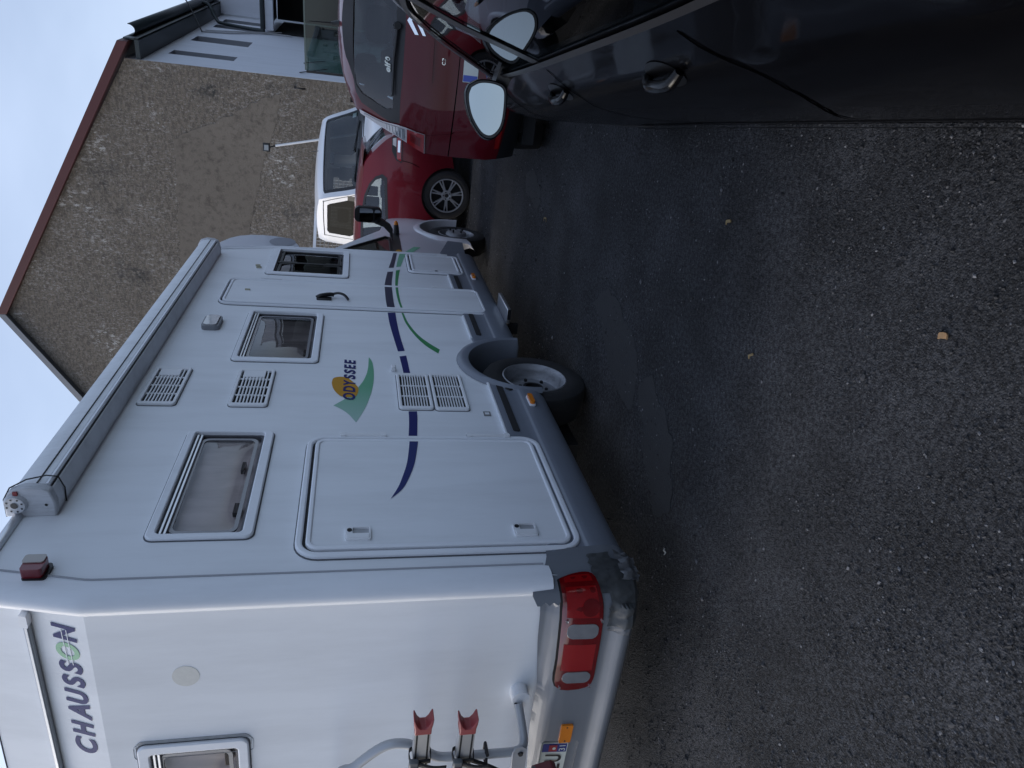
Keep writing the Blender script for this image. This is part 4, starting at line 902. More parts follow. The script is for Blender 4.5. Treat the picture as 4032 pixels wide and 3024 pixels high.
lipa += [[(cab_x(8.19, .7)-.012+.5*(p[0]-cab_x(8.19, .7)), p[1]-.06, .24) for p in lipa[-1]], [(cab_x(8.19, .7)-.06, p[1]-.14, .20) for p in lipa[-1]]]
mk('front_wheel_arch', *loft(lipa), CABW, cab)
mk('sill_panel', *panel([(6.80, .40), (7.62, .34), (7.66, .50), (7.05, .66), (6.80, .68)], [], lambda y, z: (XC+.020, y, z), .15), SKIRT, cab)
# low arched nose over the cab
al = [(6.48, 2.765), (6.70, 2.755), (6.88, 2.715), (7.05, 2.655), (7.16, 2.58), (7.225, 2.48), (7.244, 2.374), (7.235, 2.27), (7.19, 2.14), (7.08, 2.06), (6.90, 2.0), (6.64, 1.99)]
rg = []
for i in range(15):
    q = i/14; x = XL+.02+(XS-.022-XL-.02)*q; e = 1-abs(2*q-1)**9
    rg.append([(x, 6.5+(y-6.5)*(.90+.10*e), 2.38+(z-2.38)*(.965+.035*e)) for y, z in al])
nose = mk('overcab_nose', *loft(rg), mat('grey_gelcoat', (.50, .52, .58), .38, var=.04, vscale=4, coat=.2), mh, label='rounded pale grey nose over the cab')
def nose_side(y, z, d): return (XS-.022+d-.03*max(0, (y-6.9)/.35)**2, y, z)
v, f = panel([(6.5+(y-6.5)*.90, 2.38+(z-2.38)*.965) for y, z in al]+[(6.48, 1.99)], [], lambda y, z: (XS-.021, y, z), .15); mk('nose_side', v, f, mat('grey_gelcoat', (.5, .52, .58)), nose)
mk('nose_patch', *panel([(6.96+.155*math.cos(rad(q)), 2.17+.12*math.sin(rad(q))) for q in range(0, 360, 15)], [], lambda y, z: (XS-.018, y, z), .1), mat('grey_nose_patch', (.24, .25, .29), .4), nose)  # darker grey oval on the nose side
mk('nose_seam', *tube([S(y, z, -.006) for y, z in ((6.50, 2.76), (6.60, 2.62), (6.68, 2.4), (6.72, 2.2), (6.74, 2.05))], .012, 6), WHITE_T, nose)
# cab mirror
mr = mk('door_mirror', *slab(rr(-1.80, -1.635, 1.225, 1.505, .05), [], lambda a, z, d: (a, 7.60-d-.10*(a+1.72), z), -.07, .0, True), BLACKP, mh, bevel=.02)
mk('mirror_glass', *slab(rr(-1.79, -1.645, 1.315, 1.495, .03), [], lambda a, z, d: (a, 7.592-d-.10*(a+1.72)+.13*(z-1.36), z), -.002, .004), MIRROR, mr)
mk('mirror_glass', *slab(rr(-1.785, -1.65, 1.238, 1.300, .026), [], lambda a, z, d: (a, 7.592-d-.10*(a+1.72)+.13*(z-1.36), z), -.002, .004), MIRROR, mr)
mk('mirror_arm', *loft([[(x+dx, 7.63+dy, z) for dx, dy in ((-w_, -.03), (w_, -.03), (w_, .04), (-w_, .04))] for x, z, w_ in ((-1.765, 1.30, .035), (-1.80, 1.20, .033), (-1.855, 1.13, .045), (-1.92, 1.10, .06))], True), BLACKP, mr, smooth=60)
sk_ = mk('side_marker_stalk', *tube([(-1.98, 7.9, 1.045), (-1.90, 7.9, 1.05), (-1.868, 7.9, 1.055)], [.036, .030, .026], 10), BLACKP, mh)
mk('amber_tip', *tube([(-1.868, 7.9, 1.055), (-1.845, 7.9, 1.057), (-1.828, 7.9, 1.058)], [.026, .022, .012], 10), ORANGE, sk_)
fw = steel_wheel(8.19, XC-.015, 'front_wheel'); steel_wheel(8.19, XL+.30, 'front_wheel')
mk('wheel_cap', *lathe([(-.02, .125), (.012, .11), (.022, .07), (.024, .0)], 20, 'x', (XC-.015, 8.19, .335)), STEELRIM, fw)
for k in range(5):
    a2 = k*2*math.pi/5; mk('cap_stud', *lathe([(.05, .0), (.05, .010), (.012, .011)], 8, 'x', (XC-.015, 8.19+.075*math.cos(a2), .335+.075*math.sin(a2))), DARKM, fw)
mk('arch_box', *box(XC-.45, XC-.28, 7.7, 8.7, .12, .9), DARKIN, cab)
# ------------------------------------------------------------------ cars: side panels with real openings plus one skin wrapped over the length
class Car:
    def __init__(s, T, top, wprof, wy, paint, fr, rw_, ra=.345, sill=.24, fill=(.14, 2.6)):
        """top: (y, z, bulge) from the front foot over bonnet and roof to the rear foot; y forward"""
        s.T, s.paint = T, paint; s.fr, s.rw, s.ra = fr, rw_, ra
        P = smoothpath([(y, z, b) for y, z, b in top], 5); s.P = P
        s.t = [0]
        for a, b in zip(P, P[1:]): s.t.append(s.t[-1]+math.hypot(b.x-a.x, b.y-a.y))
        s.ty = list(zip(s.t, [p.x for p in P])); s.tz = list(zip(s.t, [p.y for p in P])); s.tb = list(zip(s.t, [p.z for p in P]))
        s.wp, s.wy = wprof, wy
        s.sill = sill
    def w(s, y, z): return interp(z, s.wp)*interp(y, s.wy)
    def side(s, sg, y, z, d=0.): return Vector((sg*(s.w(y, z)+d), y, z))
    def over(s, sx, t, d=0.):
        e = .01; y, z, b = interp(t, s.ty), interp(t, s.tz), interp(t, s.tb)
        dy, dz = interp(t+e, s.ty)-interp(t-e, s.ty), interp(t+e, s.tz)-interp(t-e, s.tz); L_ = math.hypot(dy, dz) or 1
        ny2, nz2 = -dz/L_, dy/L_
        if ny2*(y-s.cy)+nz2*(z-.5) < 0: ny2, nz2 = -ny2, -nz2
        k = b*(1-abs(sx)**s.pw)+d
        return Vector((sx*s.w(y, z), y+ny2*k, z+nz2*k))
    def build(s, side_holes, over_holes, step=.10, left_only=False):
        T = s.T; P = s.P; s.cy = (P[0].x+P[-1].x)/2; s.pw = 2.6
        bot = []
        y = P[-1].x
        def arch(yc): return [(yc-s.ra*math.cos(rad(a)), .30+s.ra*math.sin(rad(a))) for a in range(0, 181, 9) if .30+s.ra*math.sin(rad(a)) > s.sill+.005]
        bot = [(s.rw-s.ra*math.sqrt(max(0, 1-((s.sill-.3)/s.ra)**2)), s.sill)]+arch(s.rw)+[(s.rw+s.ra*.98, s.sill), (s.fr-s.ra*.98, s.sill)]+arch(s.fr)+[(s.fr+s.ra*.98, s.sill)]
        outl = [(p.x, p.y) for p in P]+bot
        s.outl = outl
        for sg in (-1, 1):
            v, f = panel(outl, side_holes, lambda y_, z_: s.side(sg, y_, z_), step); mk('body_side', v, f, s.paint, T, smooth=50)
        tt = s.t[-1]; K = .8
        def ov(a, t_): return s.over(a/K, t_)
        hol = [[(a*K, b) for a, b in h] for h in over_holes]
        v, f = panel([(-K, 0), (K, 0), (K, tt), (-K, tt)], hol, ov, step); mk('body_shell', v, f, s.paint, T, smooth=50)
        y0, y1 = min(p.x for p in P), max(p.x for p in P)
        mk('underbody', *box(-.70, .70, y0+.12, y1-.15, .17, .26), DARKIN, T)
        for yc in (s.fr, s.rw): mk('arch_well', *box(-.62, .62, yc-.40, yc+.40, .2, .72), DARKIN, T)
    def tz_rear(s, z):
        """distance along the skin at height z on the rear"""
        for i in range(len(s.t)-1, 0, -1):
            a, b = s.P[i-1].y, s.P[i].y
            if b <= z <= a: return s.t[i-1]+(s.t[i]-s.t[i-1])*(a-z)/((a-b) or 1)
        return s.t[-1]
    def tz_front(s, z):
        for i in range(len(s.t)-1):
            a, b = s.P[i].y, s.P[i+1].y
            if a <= z <= b: return s.t[i]+(s.t[i+1]-s.t[i])*(z-a)/((b-a) or 1)
        return 0
    def rear_patch(s, name, pts, m, d, par=None, step=.05, holes=()):
        """patch on the rear skin; pts are (s, z)"""
        Q = [(a*.8, s.tz_rear(z)) for a, z in pts]; H = [[(a*.8, s.tz_rear(z)) for a, z in h] for h in holes]
        v, f = panel(Q, H, lambda a, t_: s.over(a/.8, t_, d), step); return mk(name, v, f, m, par or s.T, smooth=50)
    def front_patch(s, name, pts, m, d, par=None, step=.06):
        Q = [(a*.8, s.tz_front(z)) for a, z in pts]
        v, f = panel(Q, [], lambda a, t_: s.over(a/.8, t_, d), step); return mk(name, v, f, m, par or s.T, smooth=50)
    def side_patch(s, sg, name, pts, m, d, par=None, step=.08, holes=()):
        v, f = panel(pts, holes, lambda y, z: s.side(sg, y, z, d), step); return mk(name, v, f, m, par or s.T, smooth=50)
    def groove(s, sg, pts, name='panel_gap', wd=.007, d=.0015, par=None, m=None):
        Q = smoothpath([(y, z, 0) for y, z in pts], 6); A, B = [], []
        for i, p in enumerate(Q):
            a, b = Q[max(0, i-1)], Q[min(len(Q)-1, i+1)]; t_ = (b-a).normalized(); n_ = Vector((-t_.y, t_.x, 0))*wd/2
            A.append((p.x+n_.x, p.y+n_.y)); B.append((p.x-n_.x, p.y-n_.y))
        v, f = ribbon(A, B, lambda y, z, dd: s.side(sg, y, z, dd), d); return mk(name, v, f, m or (SEAM if name == 'panel_gap' else BLACKP), par or s.T)
    def rear_groove(s, pts, name='panel_gap', wd=.008, d=.0015):
        V_, F2 = [], []
        Q = smoothpath([(a, z, 0) for a, z in pts], 5)
        for p in Q:
            t_ = s.tz_rear(p.y)
            V_ += [s.over(p.x, t_-wd/2, d), s.over(p.x, t_+wd/2, d)]
        for i in range(len(Q)-1): F2.append((2*i, 2*i+1, 2*i+3, 2*i+2))
        return mk(name, V_, F2, SEAM, s.T)
def alloy_wheel(T, x, y, R, rimr, sg, spokes=7, name='wheel', W=.20):
    """sg: side the face looks to (-1 left, +1 right)"""
    c = (x, y, R)
    def L(prof): return lathe([(h*sg, r_) for h, r_ in prof], 48, 'x', c)
    t = mk(name, *L([(-W, rimr), (-W-.01, rimr+.05), (-W+.005, R-.015), (-W+.03, R), (-.03, R), (-.008, R-.012), (.0, R-.04), (.002, rimr+.03), (-.008, rimr)]), TYRE, T, smooth=35)
    mk('rim_barrel', *L([(-.006, rimr), (.0, rimr-.004), (-.002, rimr-.014), (-.02, rimr-.02), (-.10, rimr-.03), (-.12, .02)]), DARKM, t, smooth=35)
    mk('rim_lip', *L([(-.008, rimr+.002), (.002, rimr-.002), (.001, rimr-.014), (-.012, rimr-.018)]), ALLOY, t, smooth=50)
    for k in range(spokes):
        for q in (-1, 1):
            a = 2*math.pi*k/spokes; da = q*.105
            ri, ro = .055, rimr-.010
            def pt(r_, an, off, h): return (c[0]+h*sg, c[1]+r_*math.cos(an)-off*math.sin(an), c[2]+r_*math.sin(an)+off*math.cos(an))
            a1 = a+q*.05; a2 = a+da
            V_ = []
            for (r_, an, w_, h) in ((ri, a1, .014, -.012), (rimr*.6, a+q*.085, .011, -.010), (ro, a2, .009, -.006)):
                V_ += [pt(r_, an, -w_, h-.02), pt(r_, an, w_, h-.02), pt(r_, an, w_*.7, h), pt(r_, an, -w_*.7, h)]
            F2 = [(i*4+j, i*4+(j+1) % 4, i*4+4+(j+1) % 4, i*4+4+j) for i in range(2) for j in range(4)]+[(0, 1, 2, 3), (8, 9, 10, 11)]
            mk('spoke', V_, F2, ALLOY, t)
    hb = L([(-.03, .07), (-.008, .066), (-.006, .05), (-.012, .03), (-.012, .0)])
    mk('hub', *hb, ALLOY, t, smooth=40)
    mk('centre_cap', *L([(-.011, .026), (-.004, .022), (-.003, .0)]), DARKM, t)
    for k in range(5):
        a = 2*math.pi*k/5+.3; mk('bolt_hole', *lathe([(-.0055*sg, .0), (-.0055*sg, .009)], 10, 'x', (c[0], c[1]+.045*math.cos(a), c[2]+.045*math.sin(a))), BLACKP, t)
    return t
def plain_wheel(T, x, y, R, rimr, sg, W=.19, name='wheel'):
    c = (x, y, R); L = lambda prof: lathe([(h*sg, r_) for h, r_ in prof], 40, 'x', c)
    t = mk(name, *L([(-W, rimr), (-W, R-.015), (-W+.03, R), (-.03, R), (-.008, R-.012), (.0, R-.04), (.002, rimr+.03), (-.008, rimr)]), TYRE, T, smooth=35)
    mk('wheel_trim', *L([(-.006, rimr), (-.004, rimr-.03), (-.022, rimr-.05), (-.015, .06), (-.01, .0)]), ALLOY, t, smooth=40)
    return t
def seat(T, x, y, z0, m=SEATC, head=True, wid=.46, hgt=.62, wr=.26):
    V_, F2 = [], []
    b_ = mk('seat', *loft([[(x+sx*wid/2*k, y-.10*q+dy, z0+hgt*q) for sx, dy in ((-1, -.05), (-.7, -.075), (.7, -.075), (1, -.05), (1, .04), (.7, .06), (-.7, .06), (-1, .04))] for q, k in ((0, 1), (.5, 1), (.85, .92), (1, .7))], True), m, T, smooth=60)
    mk('seat_cushion', *box(x-wid/2, x+wid/2, y+.04, y+.5, z0-.12, z0+.06), m, b_, bevel=.04)
    if head:
        mk('headrest', *loft([[(x+sx*wr/2*k, y-.10+dy, z0+hgt+.04+.19*q) for sx, dy in ((-1, -.03), (-.75, -.055), (.75, -.055), (1, -.03), (1, .03), (.75, .05), (-.75, .05), (-1, .03))] for q, k in ((0, .75), (.15, .95), (.6, 1), (.9, .9), (1, .65))], True), m, b_, smooth=60)

# ---- red people carrier straight ahead, seen from behind
t1 = Thing('red_car', 'dark red tall hatchback seen from behind, ahead of the black car', 'car', (.07, 5.40, 0), rad(0))
c1 = Car(t1, [(3.85, .30, .0), (3.92, .55, .10), (3.80, .78, .14), (3.2, .96, .10), (2.75, 1.05, .08), (2.0, 1.45, .12), (1.6, 1.52, .13), (1.0, 1.535, .13), (.42, 1.515, .12), (.33, 1.475, .10), (.22, 1.32, .09), (.13, 1.17, .10), (.10, 1.00, .11), (.09, .80, .12), (.07, .66, .13), (.06, .50, .14), (.10, .38, .12), (.16, .33, .06)],
         [(.2, .78), (.36, .80), (.55, .835), (.80, .840), (1.0, .835), (1.08, .80), (1.20, .735), (1.35, .67), (1.48, .605), (1.54, .56)], [(0, .985), (.4, 1), (3, 1), (3.6, .93), (3.95, .82)], REDP, 3.05, .62, .33)
rwin = [(-.86, 1.185), (-.40, 1.165), (0, 1.16), (.40, 1.165), (.86, 1.185), (.90, 1.25), (.86, 1.45), (.78, 1.49), (.4, 1.505), (0, 1.508), (-.4, 1.505), (-.78, 1.49), (-.86, 1.45), (-.90, 1.25)]
fwin = [(-.85, 1.10), (.85, 1.10), (.82, 1.44), (-.82, 1.44)]
sw1 = [(.55, 1.10), (1.05, 1.08), (1.05, 1.45), (.75, 1.45)]; sw2 = [(1.12, 1.08), (2.62, 1.06), (2.15, 1.40), (1.9, 1.46), (1.12, 1.46)]
c1.build([sw1, sw2], [[(a, c1.tz_rear(z)) for a, z in rwin], [(a, c1.tz_front(z)) for a, z in fwin]], .085)
rg1 = c1.rear_patch('rear_window', rwin, GLASS, -.004, step=.08)
inner = [(a*.86 if abs(a) > .5 else a, 1.19+(z-1.16)*.86+(.0 if z > 1.3 else .012)) for a, z in rwin]
c1.rear_patch('window_border', rwin, BLACKP, .0005, rg1, .06, [[(a*.87, 1.205+(z-1.16)*.80) for a, z in rwin]])
c1.front_patch('windscreen', fwin, GLASS, -.004)
for sg in (-1, 1):
    c1.side_patch(sg, 'side_window', sw1, GLASS_D, -.004); c1.side_patch(sg, 'side_window', sw2, GLASS_D, -.004)
    # tail lamps: tall, clear above and red below
    Lp = [(sg*1.0, 1.005), (sg*1.0, 1.12), (sg*1.0, 1.30), (sg*1.0, 1.47), (sg*.955, 1.47), (sg*.925, 1.30), (sg*.86, 1.14), (sg*.835, 1.01)]
    tlx = c1.rear_patch('tail_lamp', Lp, mat('lamp_white_bezel', (.50, .46, .47), .2, coat=1), .012, step=.03)
    c1.rear_patch('clear_lens', [(sg*.99, 1.15), (sg*.988, 1.30), (sg*.985, 1.44), (sg*.965, 1.44), (sg*.94, 1.30), (sg*.885, 1.15)], GREYLENS, .018, tlx, .03)
    for q in range(6):
        zq = 1.165+q*.022; c1.rear_patch('lens_rib', [(sg*.985, zq), (sg*.985, zq+.007), (sg*(.90+q*.007), zq+.007), (sg*(.895+q*.007), zq)], CLEARLENS, .021, tlx, .05)
    c1.rear_patch('red_lens', [(sg*1.0, 1.01), (sg*1.0, 1.135), (sg*.87, 1.135), (sg*.84, 1.015)], REDLENS, .019, tlx, .03)
    c1.rear_patch('inner_lens', [(sg*.96, 1.04), (sg*.96, 1.11), (sg*.89, 1.11), (sg*.885, 1.04)], REDLENS_D, .0215, tlx, .03)
    c1.rear_patch('bumper_reflector', [(sg*.90, .475), (sg*.90, .505), (sg*.74, .505), (sg*.74, .475)], REDLENS, .008)
    plain_wheel(t1, sg*.76, 3.05, .31, .2, sg); plain_wheel(t1, sg*.76, .62, .31, .2, sg)
c1.rear_patch('lower_bumper', [(-1, .335), (1, .335), (1, .47), (.6, .455), (-.6, .455), (-1, .47)], BLACKP, .004)
c1.rear_groove([(-1, .83), (-.6, .815), (-.3, .805), (0, .80), (.3, .805), (.6, .815), (1, .83)])
c1.rear_groove([(-.84, 1.0), (-.82, .92), (-.80, .83), (-.78, .80)]); c1.rear_groove([(.84, 1.0), (.82, .92), (.80, .83), (.78, .80)])
rc = c1.rear_patch('plate_recess', [(-.46, .645), (.46, .645), (.44, .785), (-.44, .785)], REDP, .004, step=.05)
np1 = c1.rear_patch('number_plate', [(-.36, .665), (.36, .665), (.36, .765), (-.36, .765)], PLATE, .008)
c1.rear_patch('plate_band', [(-.355, .668), (-.305, .668), (-.305, .762), (-.355, .762)], mat('plate_band_blue', (.05, .09, .42), .35), .0095, np1)
c1.rear_patch('plate_band', [(.355, .668), (.305, .668), (.305, .762), (.355, .762)], mat('plate_band_blue', (.05, .09, .42)), .0095, np1)
c1.rear_patch('handle_strip', [(-.40, .985), (.40, .985), (.40, 1.005), (-.40, 1.005)], REDP, .016)
# wiper, aerial, badge, letters, window sticker
p0 = c1.over(.0, c1.tz_rear(1.195), .02); p1 = c1.over(-.28, c1.tz_rear(1.205), .024); p2 = c1.over(-.62, c1.tz_rear(1.215), .022)
wp_ = mk('wiper', *tube([p0, p1, p2], [.014, .011, .007], 8), BLACKP, t1); mk('wiper_pivot', *tube([p0+Vector((0, .03, 0)), p0+Vector((0, -.02, 0))], [.03, .022], 12), BLACKP, wp_)
ab = c1.over(-.05, c1.t[0]+c1.tz_rear(1.50)-.16, .0)
an = mk('aerial', *tube([ab+Vector((0, 0, .02)), ab+Vector((-.01, -.05, .21))], [.006, .003], 6), BLACKP, t1); mk('aerial_foot', *tube([ab-Vector((0, 0, .01)), ab+Vector((0, 0, .015)), ab+Vector((-.002, -.012, .055))], [.026, .020, .009], 10), BLACKP, an)
def rp_pt(a, z, d): return c1.over(a/ .8, c1.tz_rear(z), d)
for dz in (0, .045):
    mk('badge_chevron', *slab([(-.040, 1.062+dz), (.045, 1.105+dz), (.130, 1.062+dz), (.130, 1.042+dz), (.045, 1.084+dz), (-.040, 1.042+dz)], [], rp_pt, .0, .008), CHROME, t1)
letters('C3', -.200, -.155, .905, .928, rp_pt, .003, CHROME, t1, 'badge_letter', .1, .02)
mk('sticker_letters', *fit_text('elf', -.335, -.255, 1.232, 1.268, rp_pt, .006, .15, .03), PLATE, rg1)
mk('sticker_mark', *slab([(-.238+.014*math.cos(rad(q)), 1.250+.016*math.sin(rad(q))) for q in range(0, 360, 30)], [[(-.240+.007*math.cos(rad(q)), 1.246+.008*math.sin(rad(q))) for q in range(0, 360, 30)]], rp_pt, .005, .006), PLATE, rg1)
for x in (-.40, .0, .40): seat(t1, x, .95, .66, head=True, hgt=.56, wr=.27)
for x in (-.36, .36): seat(t1, x, 1.85, .70, hgt=.60)
mk('dashboard', *box(-.68, .68, 2.5, 2.9, .7, 1.04), DARKIN, t1, bevel=.05)

# ---- second red hatchback, side on beyond it
t2 = Thing('red_hatchback', 'crimson hatchback parked sideways with silver alloy rear wheel', 'car', (-1.02, 10.36, 0), rad(90))
c2 = Car(t2, [(4.18, .30, .0), (4.22, .55, .12), (4.08, .74, .14), (3.5, .90, .08), (3.15, .97, .06), (2.35, 1.36, .06), (1.9, 1.44, .07), (1.2, 1.445, .07), (.62, 1.405, .06), (.44, 1.36, .05), (.20, 1.16, .06), (.10, 1.02, .08), (.06, .90, .10), (.03, .72, .12), (.02, .50, .13), (.06, .38, .10), (.12, .32, .05)],
         [(.2, .80), (.36, .83), (.55, .87), (.75, .885), (.95, .87), (1.10, .83), (1.25, .76), (1.40, .66), (1.46, .62)], [(0, .90), (.35, .975), (.7, 1), (3.2, 1), (3.9, .92), (4.25, .80)], REDP2, 3.38, .80, .355)
rw2 = [(-.82, 1.12), (.82, 1.12), (.80, 1.33), (.7, 1.36), (-.7, 1.36), (-.80, 1.33)]
sa = [(.66, 1.12), (.62, 1.17), (.66, 1.25), (.76, 1.32), (.92, 1.375), (1.10, 1.40), (1.28, 1.408), (1.72, 1.408), (1.72, 1.07), (1.2, 1.085)]
sb = [(1.79, 1.07), (1.79, 1.405), (2.1, 1.39), (2.4, 1.30), (2.85, 1.08), (2.9, 1.05)]
c2.build([sa, sb], [[(a, c2.tz_rear(z)) for a, z in rw2], [(a, c2.tz_front(z)) for a, z in ((-.85, 1.02), (.85, 1.02), (.82, 1.34), (-.82, 1.34))]], .085)
c2.rear_patch('rear_window', rw2, GLASS, -.004)
c2.front_patch('windscreen', [(-.85, 1.02), (.85, 1.02), (.82, 1.34), (-.82, 1.34)], GLASS, -.004)
for sg in (-1, 1):
    for q in (sa, sb):
        wn = c2.side_patch(sg, 'side_window', q, GLASS, -.004)
        c_ = (sum(a for a, b in q)/len(q), sum(b for a, b in q)/len(q)); c2.side_patch(sg, 'window_surround', [(c_[0]+(a-c_[0])*1.05, c_[1]+(b-c_[1])*1.10) for a, b in q], BLACKP, .002, wn, .08, [[(c_[0]+(a-c_[0])*.93, c_[1]+(b-c_[1])*.88) for a, b in q]])
    tp = [(.095, .93), (.43, .925), (.40, 1.0), (.30, 1.055), (.13, 1.06)]
    tlx = c2.side_patch(sg, 'tail_lamp', tp, BLACKP, .004, step=.04)
    c2.side_patch(sg, 'red_lens', [(.12, .94), (.41, .937), (.385, .99), (.24, 1.0), (.13, 1.0)], REDLENS, .010, tlx, .03); c2.side_patch(sg, 'clear_lens', [(.16, .955), (.30, .955), (.30, .985), (.16, .985)], CHROME, .015, tlx, .03); c2.side_patch(sg, 'clear_lens', [(.13, 1.006), (.24, 1.006), (.22, 1.048), (.14, 1.05)], CLEARLENS, .011, tlx, .03)
    c2.rear_patch('tail_lamp', [(sg*1, .93), (sg*1, 1.05), (sg*.70, 1.05), (sg*.72, .93)], REDLENS, .006)
    c2.groove(sg, [(1.16, .60), (1.20, .8), (1.23, 1.06)]); c2.groove(sg, [(1.76, .30), (1.76, .7), (1.76, 1.06)]); c2.groove(sg, [(.40, .92), (.42, .80), (.46, .70)]); c2.groove(sg, [(2.85, .32), (2.92, .6), (2.95, .95)])
    c2.side_patch(sg, 'door_handle', [(1.25, .925), (1.42, .925), (1.42, .955), (1.25, .955)], REDP2, .022)
    alloy_wheel(t2, sg*.845, .80, .315, .222, sg); alloy_wheel(t2, sg*.845, 3.38, .315, .222, sg)
    c2.groove(sg, [(1.15, .305), (2.0, .30), (3.0, .30)], 'sill_strip', .012, .006, m=mat('sill_red', (.3, .02, .03), .4))
spv = [c2.over(a, c2.tz_rear(1.36), .0) for a in (-.92, -.5, 0, .5, .92)]
mk('spoiler', *loft([[p+Vector((0, .12, .055)), p+Vector((0, -.10, .035)), p+Vector((0, -.12, .015)), p+Vector((0, .02, -.03))] for p in spv], False), REDP2, t2, smooth=50)
for x in (-.38, .38): seat(t2, x, 1.15, .62, hgt=.52); seat(t2, x, 2.0, .62, hgt=.56)

# ---- white pickup beyond the red cars
hd = Vector((.737, -.675, 0)); A_ = Vector((-2.5, 12.1, 0)); lat = Vector((.675, .737, 0))
mid = A_+lat*.73-hd*.0
t3 = Thing('white_pickup', 'white pickup truck with mesh headboard in front of the brown gable', 'truck', tuple(mid), math.atan2(-hd.x, hd.y))
c3 = Car(t3, [(1.15, .35, .0), (1.20, .60, .06), (1.15, .95, .08), (1.0, 1.20, .07), (.46, 1.40, .06), (.12, 2.00, .05), (-.06, 2.09, .05), (-.5, 2.13, .06), (-1.0, 2.12, .05), (-1.12, 2.06, .03), (-1.15, 1.6, .02), (-1.15, 1.0, .02), (-1.15, .5, .0), (-1.1, .40, .0)],
         [(.3, .88), (.6, .93), (1.0, .93), (1.3, .91), (1.5, .89), (2.02, .835), (2.13, .79)], [(-1.2, 1), (.5, 1), (1.0, .95), (1.25, .86)], VANW, .62, -2.0, .36, .35)
wsq = [(-.90, 1.44), (.90, 1.44), (.90, 1.98), (.84, 2.0), (-.84, 2.0), (-.90, 1.98)]
sdq = [(.0, 1.91), (-.05, 1.95), (-.78, 1.965), (-.85, 1.93), (-.86, 1.58), (-.72, 1.45), (.22, 1.45), (.25, 1.49)]
rq3 = [(-.80, 1.50), (.80, 1.50), (.76, 1.95), (-.76, 1.95)]
c3.build([sdq], [[(a, c3.tz_front(z)) for a, z in wsq], [(a, c3.tz_rear(z)) for a, z in rq3]], .1)
wn = c3.front_patch('windscreen', wsq, GLASS, -.004)
Q = [(a*.8, c3.tz_front(z)) for a, z in wsq]; H = [[(a*.93*.8, c3.tz_front(1.47+(z-1.44)*.92)) for a, z in wsq]]
v, f = panel(Q, H, lambda a, t_: c3.over(a/.8, t_, .001), .06); mk('windscreen_border', v, f, BLACKP, wn)
c3.front_patch('cowl', [(-.92, 1.36), (.92, 1.36), (.90, 1.435), (-.90, 1.435)], BLACKP, .006)
for a0, a1, zz in ((-.55, .10, 1.50), (.10, .75, 1.50)):
    mk('wiper', *tube([c3.over(a0, c3.tz_front(1.42), .02), c3.over(a1, c3.tz_front(zz), .016)], .010, 6), BLACKP, t3)
for sg in (-1, 1):
    c3.side_patch(sg, 'side_window', sdq, DARKGLASS, -.004)
    c3.groove(sg, [(.38, 1.35), (.34, 1.5), (.07, 1.96), (-.04, 2.01), (-.85, 2.01), (-.93, 1.95), (-.94, 1.3), (-.92, .5)], wd=.012)
    c3.side_patch(sg, 'door_mirror', [(.34, 1.40), (.46, 1.40), (.46, 1.62), (.34, 1.62)], BLACKP, .12)
    plain_wheel(t3, sg*.90, .62, .33, .2, sg); plain_wheel(t3, sg*.90, -2.0, .33, .2, sg)
mk('rear_view_mirror', *box(-.10, .14, .10, .13, 1.86, 1.93), BLACKP, t3, bevel=.01)
mk('windscreen_sticker', *slab([(-.70, 1.50), (-.60, 1.50), (-.60, 1.56), (-.70, 1.56)], [], lambda a, z, d: c3.over(a/.82, c3.tz_front(z), -.006+d), 0, .001), PLATE, wn)
mk('aerial', *tube([c3.over(-.2, c3.tz_front(2.08), .0), c3.over(-.2, c3.tz_front(2.08), .0)+Vector((-.12, -.18, .12))], .006, 6), BLACKP, t3)
for x in (-.45, .45): seat(t3, x, -.78, .95, hgt=.62)
mk('cab_floor', *box(-.8, .8, -1.1, .6, .7, .95), DARKIN, t3); mk('dashboard', *box(-.8, .8, .25, .62, .95, 1.40), DARKIN, t3, bevel=.04); mk('headlining', *box(-.66, .66, -1.0, -.15, 2.02, 2.04), DARKIN, t3)
mk('rear_bulkhead', *slab([(-.80, .95), (.80, .95), (.70, 2.02), (-.70, 2.02)], [[(-.52, 1.55), (-.05, 1.55), (-.05, 1.90), (-.52, 1.90)], [(.12, 1.55), (.60, 1.55), (.56, 1.93), (.12, 1.93)]], lambda a, z, d: (a, -1.09+d, z), 0, .02), DARKIN, t3)
mk('flatbed', *box(-.95, .95, -3.3, -1.25, .62, .72), VANW, t3, bevel=.01)
for x in (-.95, .92): mk('drop_side', *box(x, x+.03, -3.3, -1.30, .73, 1.10), VANW, t3, bevel=.006)
hbp = [(-.92, .72), (-.92, 2.20), (.92, 2.20), (.92, .72)]
hb_ = mk('headboard_frame', *join(box(-.95, -.90, -1.30, -1.25, .72, 2.17), box(.90, .95, -1.30, -1.25, .72, 2.17), box(-.95, .95, -1.302, -1.248, 2.17, 2.22), box(-.90, .90, -1.30, -1.25, 1.35, 1.39)), VANW, t3)
mesh_ = []
for i in range(1, 24): x = -.90+i*1.80/24; mesh_.append(box(x-.004, x+.004, -1.28, -1.272, 1.39, 2.17))
for i in range(1, 11): z = 1.39+i*.78/11; mesh_.append(box(-.90, .90, -1.271, -1.264, z-.004, z+.004))
mk('wire_mesh', *join(*mesh_), mat('grey_wire', (.40, .41, .42), .5, metal=.3), hb_)

